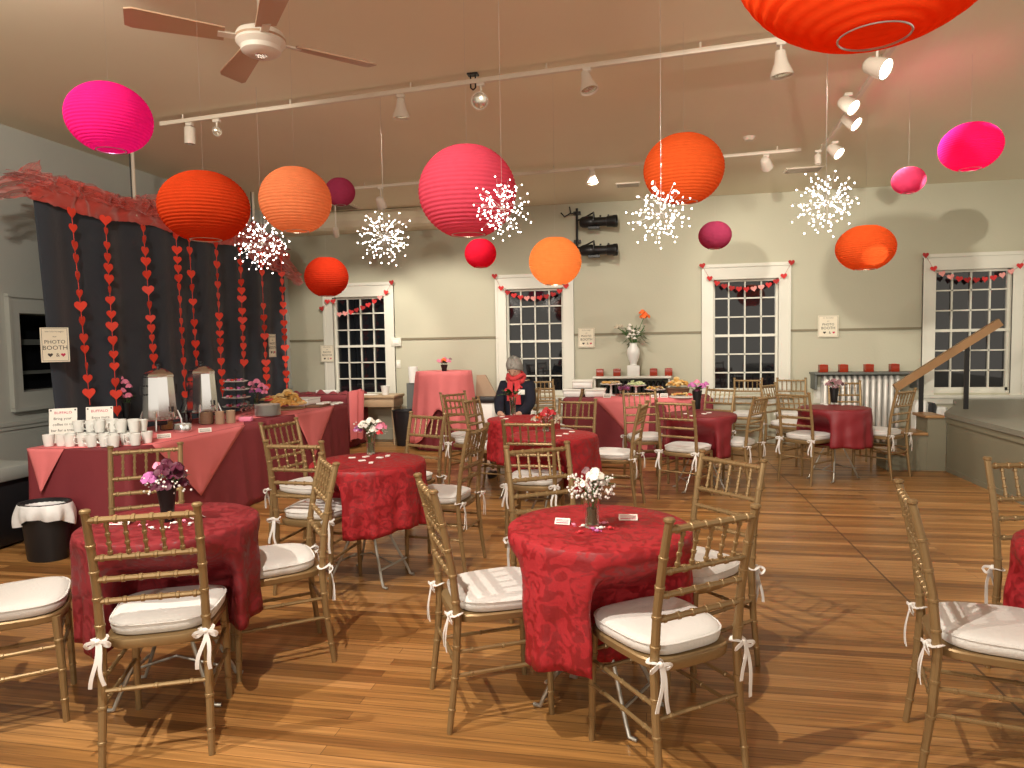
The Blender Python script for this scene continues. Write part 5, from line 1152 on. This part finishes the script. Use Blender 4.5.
# ------------------------------------------------------------------ stage with steps and handrail
ST = .63
def slab(poly, z0, z1): n = len(poly); return MB().add([(x, y, z0) for x, y in poly]+[(x, y, z1) for x, y in poly], [tuple(range(n-1, -1, -1)), tuple(range(n, 2*n))]+[(i, (i+1) % n, n+(i+1) % n, n+i) for i in range(n)])
struct('trim_4', slab([(3.16, -3.4), (RX, -3.4), (RX, 9.70), (3.90, 9.70), (3.72, 9.15), (3.16, 8.05)], 0, ST-.05), M['stage'])
struct('trim_5', slab([(3.135, -3.42), (RX, -3.42), (RX, 9.72), (3.88, 9.72), (3.70, 9.17), (3.135, 8.06)], ST-.05, ST), M['stagetop'])
mb = MB(); mb.box((3.148, -3.4, ST-.11), (3.16, 8.05, ST-.055)); mb.box((3.152, -3.4, 0), (3.16, 8.05, .05)); struct('trim_6', mb, M['stage'])
T = empty('stage_steps', (3.0, 8.22, 0)); x = 0
steps = [(2.55, .205), (2.76, .415), (2.955, .60)]
for i, (xa, zt) in enumerate(steps):
    MB().box((xa-3.0+.02, -.16, 0), ((steps[i+1][0] if i < 2 else 3.158)-3.0+(.019 if i < 2 else 0), .16, zt-.03)).build('riser', M['stage'], T, smooth=False)
    MB().bbox((xa-3.0-.015, -.19, zt-.03), ((steps[i+1][0] if i < 2 else 3.15)-3.0+(.02 if i < 2 else -.02), .18, zt), .006).build('tread', M['wood'], T)
tag(T, 'short grey stage steps with wooden treads', 'steps')
T = empty('handrail', (3.3, 8.44, 0)); a = Yp(895, 388, 8.44); b = Yp(1000, 322, 8.44)
a = a-Vector((3.3, 8.44, 0)); b = b-Vector((3.3, 8.44, 0)); d = (b-a).normalized(); up = Vector((-d.z, 0, d.x))
mb = MB(); h = .042; vs = [q+Vector((0, s1*.03, 0))+up*s2*h for q in (a, b) for s1, s2 in ((-1, -1), (1, -1), (1, 1), (-1, 1))]; mb.add(vs, [(0,1,2,3),(7,6,5,4),(0,4,5,1),(1,5,6,2),(2,6,7,3),(3,7,4,0)]); mb.build('wooden_rail', M['wood'], T, smooth=False)
for u, zb in ((921, .0), (966, ST)):
    q = Yp(u, 400, 8.44).x-3.3; t = (q-a.x)/(b.x-a.x); zt = a.z+(b.z-a.z)*t; MB().box((q-.022, -.012, zb), (q+.022, .012, zt-.03)).build('rail_post', M['iron'], T, smooth=False)
tag(T, 'sloping wooden handrail on black posts by the stage steps', 'handrail')
T = empty('portable_heater', (3.34, 9.02, 0)); MB().bbox((-.17, -.10, .03), (-.02, .12, .68), .05).build('left_shell', M['white'], T); MB().bbox((.05, -.10, .03), (.20, .12, .60), .05).build('right_shell', M['white'], T); MB().bbox((-.03, -.09, .02), (.06, .11, .65), .03).build('black_strap', M['black'], T)
tag(T, 'white rounded appliance with black strap behind the steps', 'appliance')

# ------------------------------------------------------------------ the seated person
PX0 = Vector((-1.43, 7.72, 0)); FACE = math.radians(180-8)       # faces the camera, slightly turned
T = empty('person', PX0, FACE)                                     # local +y is forward
def skin_body(name, verts, edges, rad, m, parent, sub=2, root=0):
    me = bpy.data.meshes.new(name); me.from_pydata(verts, edges, []); o = bpy.data.objects.new(name, me); C.objects.link(o)
    me.materials.append(m); md = o.modifiers.new('skin', 'SKIN'); md.use_smooth_shade = True
    for i, r_ in enumerate(rad): me.skin_vertices[0].data[i].radius = (r_, r_) if isinstance(r_, (int, float)) else r_; me.skin_vertices[0].data[i].use_root = (i == root)
    sb = o.modifiers.new('sub', 'SUBSURF'); sb.levels = sub; sb.render_levels = sub; o.parent = parent; return o
V = [(0, 0, .50), (0, .0, .66), (0, -.01, .84), (0, .015, .98), (0, .035, 1.04), (0, .075, 1.12), (0, .10, 1.19),
     (-.145, .01, .965), (-.19, .10, .76), (-.11, .28, .66), (-.06, .33, .655), (.145, .01, .965), (.19, .10, .76), (.11, .28, .66), (.06, .33, .655),
     (-.10, .05, .50), (-.13, .43, .50), (-.13, .42, .10), (-.13, .50, .04), (.10, .05, .50), (.13, .43, .50), (.13, .42, .10), (.13, .50, .04)]
E_ = [(0,1),(1,2),(2,3),(3,4),(4,5),(5,6),(3,7),(7,8),(8,9),(9,10),(3,11),(11,12),(12,13),(13,14),(0,15),(15,16),(16,17),(17,18),(0,19),(19,20),(20,21),(21,22)]
R_ = [(.155, .12), (.15, .11), (.165, .11), (.13, .08), (.052, .052), (.075, .085), (.07, .085), (.065, .065), (.048, .048), (.034, .034), (.028, .028), (.065, .065), (.048, .048), (.034, .034), (.028, .028), (.095, .085), (.065, .065), (.045, .045), (.04, .035), (.095, .085), (.065, .065), (.045, .045), (.04, .035)]
body = skin_body('body', V, E_, R_, M['skin'], T)
# coat and trousers over the body
def offs(vs, idx, edges, rad, add, m, nm, cut=None):
    mp = {j: i for i, j in enumerate(idx)}
    return skin_body(nm, [vs[j] for j in idx], [(mp[a], mp[b]) for a, b in edges if a in mp and b in mp], [(rad[j][0]+add, rad[j][1]+add) for j in idx], m, T)
offs(V, [0,1,2,3,7,8,9,11,12,13], E_, R_, .018, M['navy'], 'coat'); offs(V, [0,15,16,17,19,20,21], E_, R_, .014, M['navy'], 'trousers')
# head detail: looks down
HQ = Matrix.Translation((0, .085, 1.165)) @ Matrix.Rotation(math.radians(-34), 4, 'X')
def hd(mb, nm, m, par=T, **k): return mb.build(nm, m, par, **k)
mb = MB(); mb.grid(lambda u, v: HQ @ Vector((.073*math.sin(v*PI)*math.cos(u*2*PI)*(1-.22*max(0, -math.cos(v*PI)*-1 if v < 0 else (1-v*2))), .092*math.sin(v*PI)*math.sin(u*2*PI)+.008*(1-v), -.118*math.cos(v*PI))), 24, 18, True)
fc = hd(mb, 'face', M['skin'])
mb = MB(); mb.ball((0, 0, 0), .013, 8, 6, (.8, 1.1, 1.7)); o = hd(mb, 'nose', M['skin'], fc); o.matrix_local = HQ @ Matrix.Translation((0, .098, -.012))
for s_ in (-1, 1):
    mb = MB(); mb.ball((0, 0, 0), .011, 8, 6, (1.2, .6, .6)); o = hd(mb, 'eye', M['ink'], fc); o.matrix_local = HQ @ Matrix.Translation((s_*.030, .083, .012))
    mb = MB(); mb.ball((0, 0, 0), .02, 8, 6, (.4, .8, 1.3)); o = hd(mb, 'ear', M['skin'], fc); o.matrix_local = HQ @ Matrix.Translation((s_*.074, -.002, .0))
mb = MB(); mb.ball((0, 0, 0), .018, 8, 6, (1.2, .4, .35)); o = hd(mb, 'mouth', M['redp'], fc); o.matrix_local = HQ @ Matrix.Translation((0, .086, -.055))
mb = MB()
def hairf(u, v):
    a = u*2*PI; ph = v*PI*.66; k = 1+.10*noise.noise(Vector((math.cos(a)*3, math.sin(a)*3, v*4)))+.03*math.sin(a*17)
    front = max(0, math.sin(a)); ph *= 1-.38*front
    return HQ @ Vector((.090*k*math.sin(ph)*math.cos(a), .104*k*math.sin(ph)*math.sin(a)-.012, .128*k*math.cos(ph)+.012))
mb.grid(hairf, 60, 16, True); o = hd(mb, 'hair', M['hair'], sharp=60); md = o.modifiers.new('t', 'SOLIDIFY'); md.thickness = .012
# scarf: wrapped loop with two hanging ends
mb = MB(); pts = [(.088*math.cos(q), .035+.078*math.sin(q), 1.045+.018*math.sin(q*2)-.03*math.sin(q)) for q in [2*PI*i/28 for i in range(28)]]; mb.tube(pts, [.029+.005*math.sin(i*1.7) for i in range(28)], 10, closed=True)
mb.tube([(.082*math.cos(q), .045+.085*math.sin(q), 1.085+.012*math.sin(q*3)-.03*math.sin(q)) for q in [2*PI*i/28 for i in range(28)]], .026, 10, closed=True)
for x0_, x1_, z1_ in ((-.045, -.055, .76), (.035, .045, .80)):
    def endf(u, v, x0_=x0_, x1_=x1_, z1_=z1_): a = u*2*PI; return Vector((x0_+(x1_-x0_)*v+.034*math.cos(a), .118+.02*math.sin(v*2.4)+.016*math.sin(a)+.005*math.sin(a*3), 1.03+(z1_-1.03)*v))
    mb.grid(endf, 20, 10, True)
mb.build('scarf', M['scarf'], T, sharp=70)
mb = MB(); mb.bbox((-.04, 0, -.028), (.04, .004, .028), .003); o = mb.build('name_badge', M['paperw'], T); o.location = (-.10, .152, .90); o.rotation_euler = (-.1, 0, .15)
# hands: palm, four fingers and a thumb each, resting over each other around a folded card
for s_ in (-1, 1):
    b_ = Vector((s_*.06, .345, .655)); vs = [b_-Vector((-s_*.0, .02, 0)), b_+Vector((-s_*.02, .035, 0))]; ed = [(0, 1)]; rd = [.026, .024]
    mbp = skin_body('palm', [tuple(v) for v in vs], ed, [(.026, .016), (.030, .013)], M['skin'], T)
    for k in range(4):
        f0 = b_+Vector((-s_*(.0+.014*k)+s_*.012, .055-.003*k, .002)); ln = (.062, .072, .067, .052)[k]
        skin_body('finger', [tuple(f0), tuple(f0+Vector((-s_*.010, ln*.45, -.002))), tuple(f0+Vector((-s_*.02, ln*.7, -.018))), tuple(f0+Vector((-s_*.022, ln*.74, -.034)))], [(0,1),(1,2),(2,3)], [.0085, .008, .0075, .006], M['skin'], mbp, 1)
    f0 = b_+Vector((s_*.022, .0, .006)); skin_body('thumb', [tuple(f0), tuple(f0+Vector((s_*.018, .028, .006))), tuple(f0+Vector((s_*.010, .058, .004)))], [(0,1),(1,2)], [.011, .0095, .0075], M['skin'], mbp, 1)
for s_ in (-1, 1): MB().lathe([(.0, 0), (.042, .0), (.046, .03), (.040, .07), (0, .075)], n=16, sy=2.4, sx=.95).build('shoe', M['black'], T, loc=(s_*.13, .50, .0))
tag(T, 'grey-haired person in navy coat and coral scarf, seated looking down', 'person')
c_ = chair(PX0.x, PX0.y+.02, math.degrees(FACE), 'gold chair the grey-haired person is sitting on', 0)

# ------------------------------------------------------------------ light
w = bpy.data.worlds.new('world'); S.world = w; w.use_nodes = True; bg = w.node_tree.nodes['Background']; bg.inputs[0].default_value = (1.0, .90, .76, 1); bg.inputs[1].default_value = .95
def lamp(kind, name, loc, tgt, e, col=(1, .92, .80), size=.05, spot=90, blend=.4):
    L = bpy.data.lights.new(name, kind); L.energy = e; L.color = col
    if kind == 'AREA': L.size = size
    else: L.shadow_soft_size = size
    if kind == 'SPOT': L.spot_size = math.radians(spot); L.spot_blend = blend
    o = bpy.data.objects.new(name, L); C.objects.link(o); o.location = loc
    if tgt is not None: o.rotation_euler = (Vector(tgt)-Vector(loc)).to_track_quat('-Z', 'Y').to_euler()
    return o
# behind the viewer: track spotlights, a low spot, then added brightening beams
lamp('SPOT', 'rear_track_and_fill', (-1.05, 1.2, 3.3), (.3, 3.4, 0), 320, size=.02, spot=100)
lamp('SPOT', 'rear_track_and_fill', (-2.7, 1.2, 3.3), (-1.9, 3.6, 0), 290, size=.02, spot=100)
lamp('SPOT', 'rear_track_and_fill', (-1.22, -3.38, 2.66), (.6, 8, 1.9), 300, size=.05, spot=75)
lamp('SPOT', 'rear_track_and_fill', (-1.22, -3.38, 2.66), (3.0, 10, 2.2), 2000, size=.05, spot=26, blend=.9)  # added narrow beam, brightens the right wall around the lantern shadow
lamp('SPOT', 'rear_track_and_fill', (-2.9, 2.2, 3.3), (-5.3, 5.6, 1.9), 190, size=.05, spot=100)  # added fill without a seen source, lifts the left wall and backdrop
# middle track lamps that light the back of the hall
lamp('SPOT', 'front_track_beam', (-1.9, 5.2, 3.2), (-1.6, 7.5, 0), 165, size=.05, spot=110)
lamp('SPOT', 'front_track_beam', (1.1, 5.0, 3.2), (1.5, 8.0, 0), 185, size=.05, spot=110)
lamp('SPOT', 'front_track_beam', (-.5, 7.6, 3.2), (-.3, 9.9, 1.3), 100, size=.05, spot=110)
vs_ = S.view_settings; S.display_settings.display_device = 'sRGB'; vs_.view_transform = 'Standard'; vs_.look = 'None'; vs_.gamma = 1; vs_.use_curve_mapping = False; vs_.exposure = 0.12
for v in range(3):
    if not used[v]:
        for ch in list(CH0[v].children_recursive): bpy.data.objects.remove(ch)
        bpy.data.objects.remove(CH0[v])
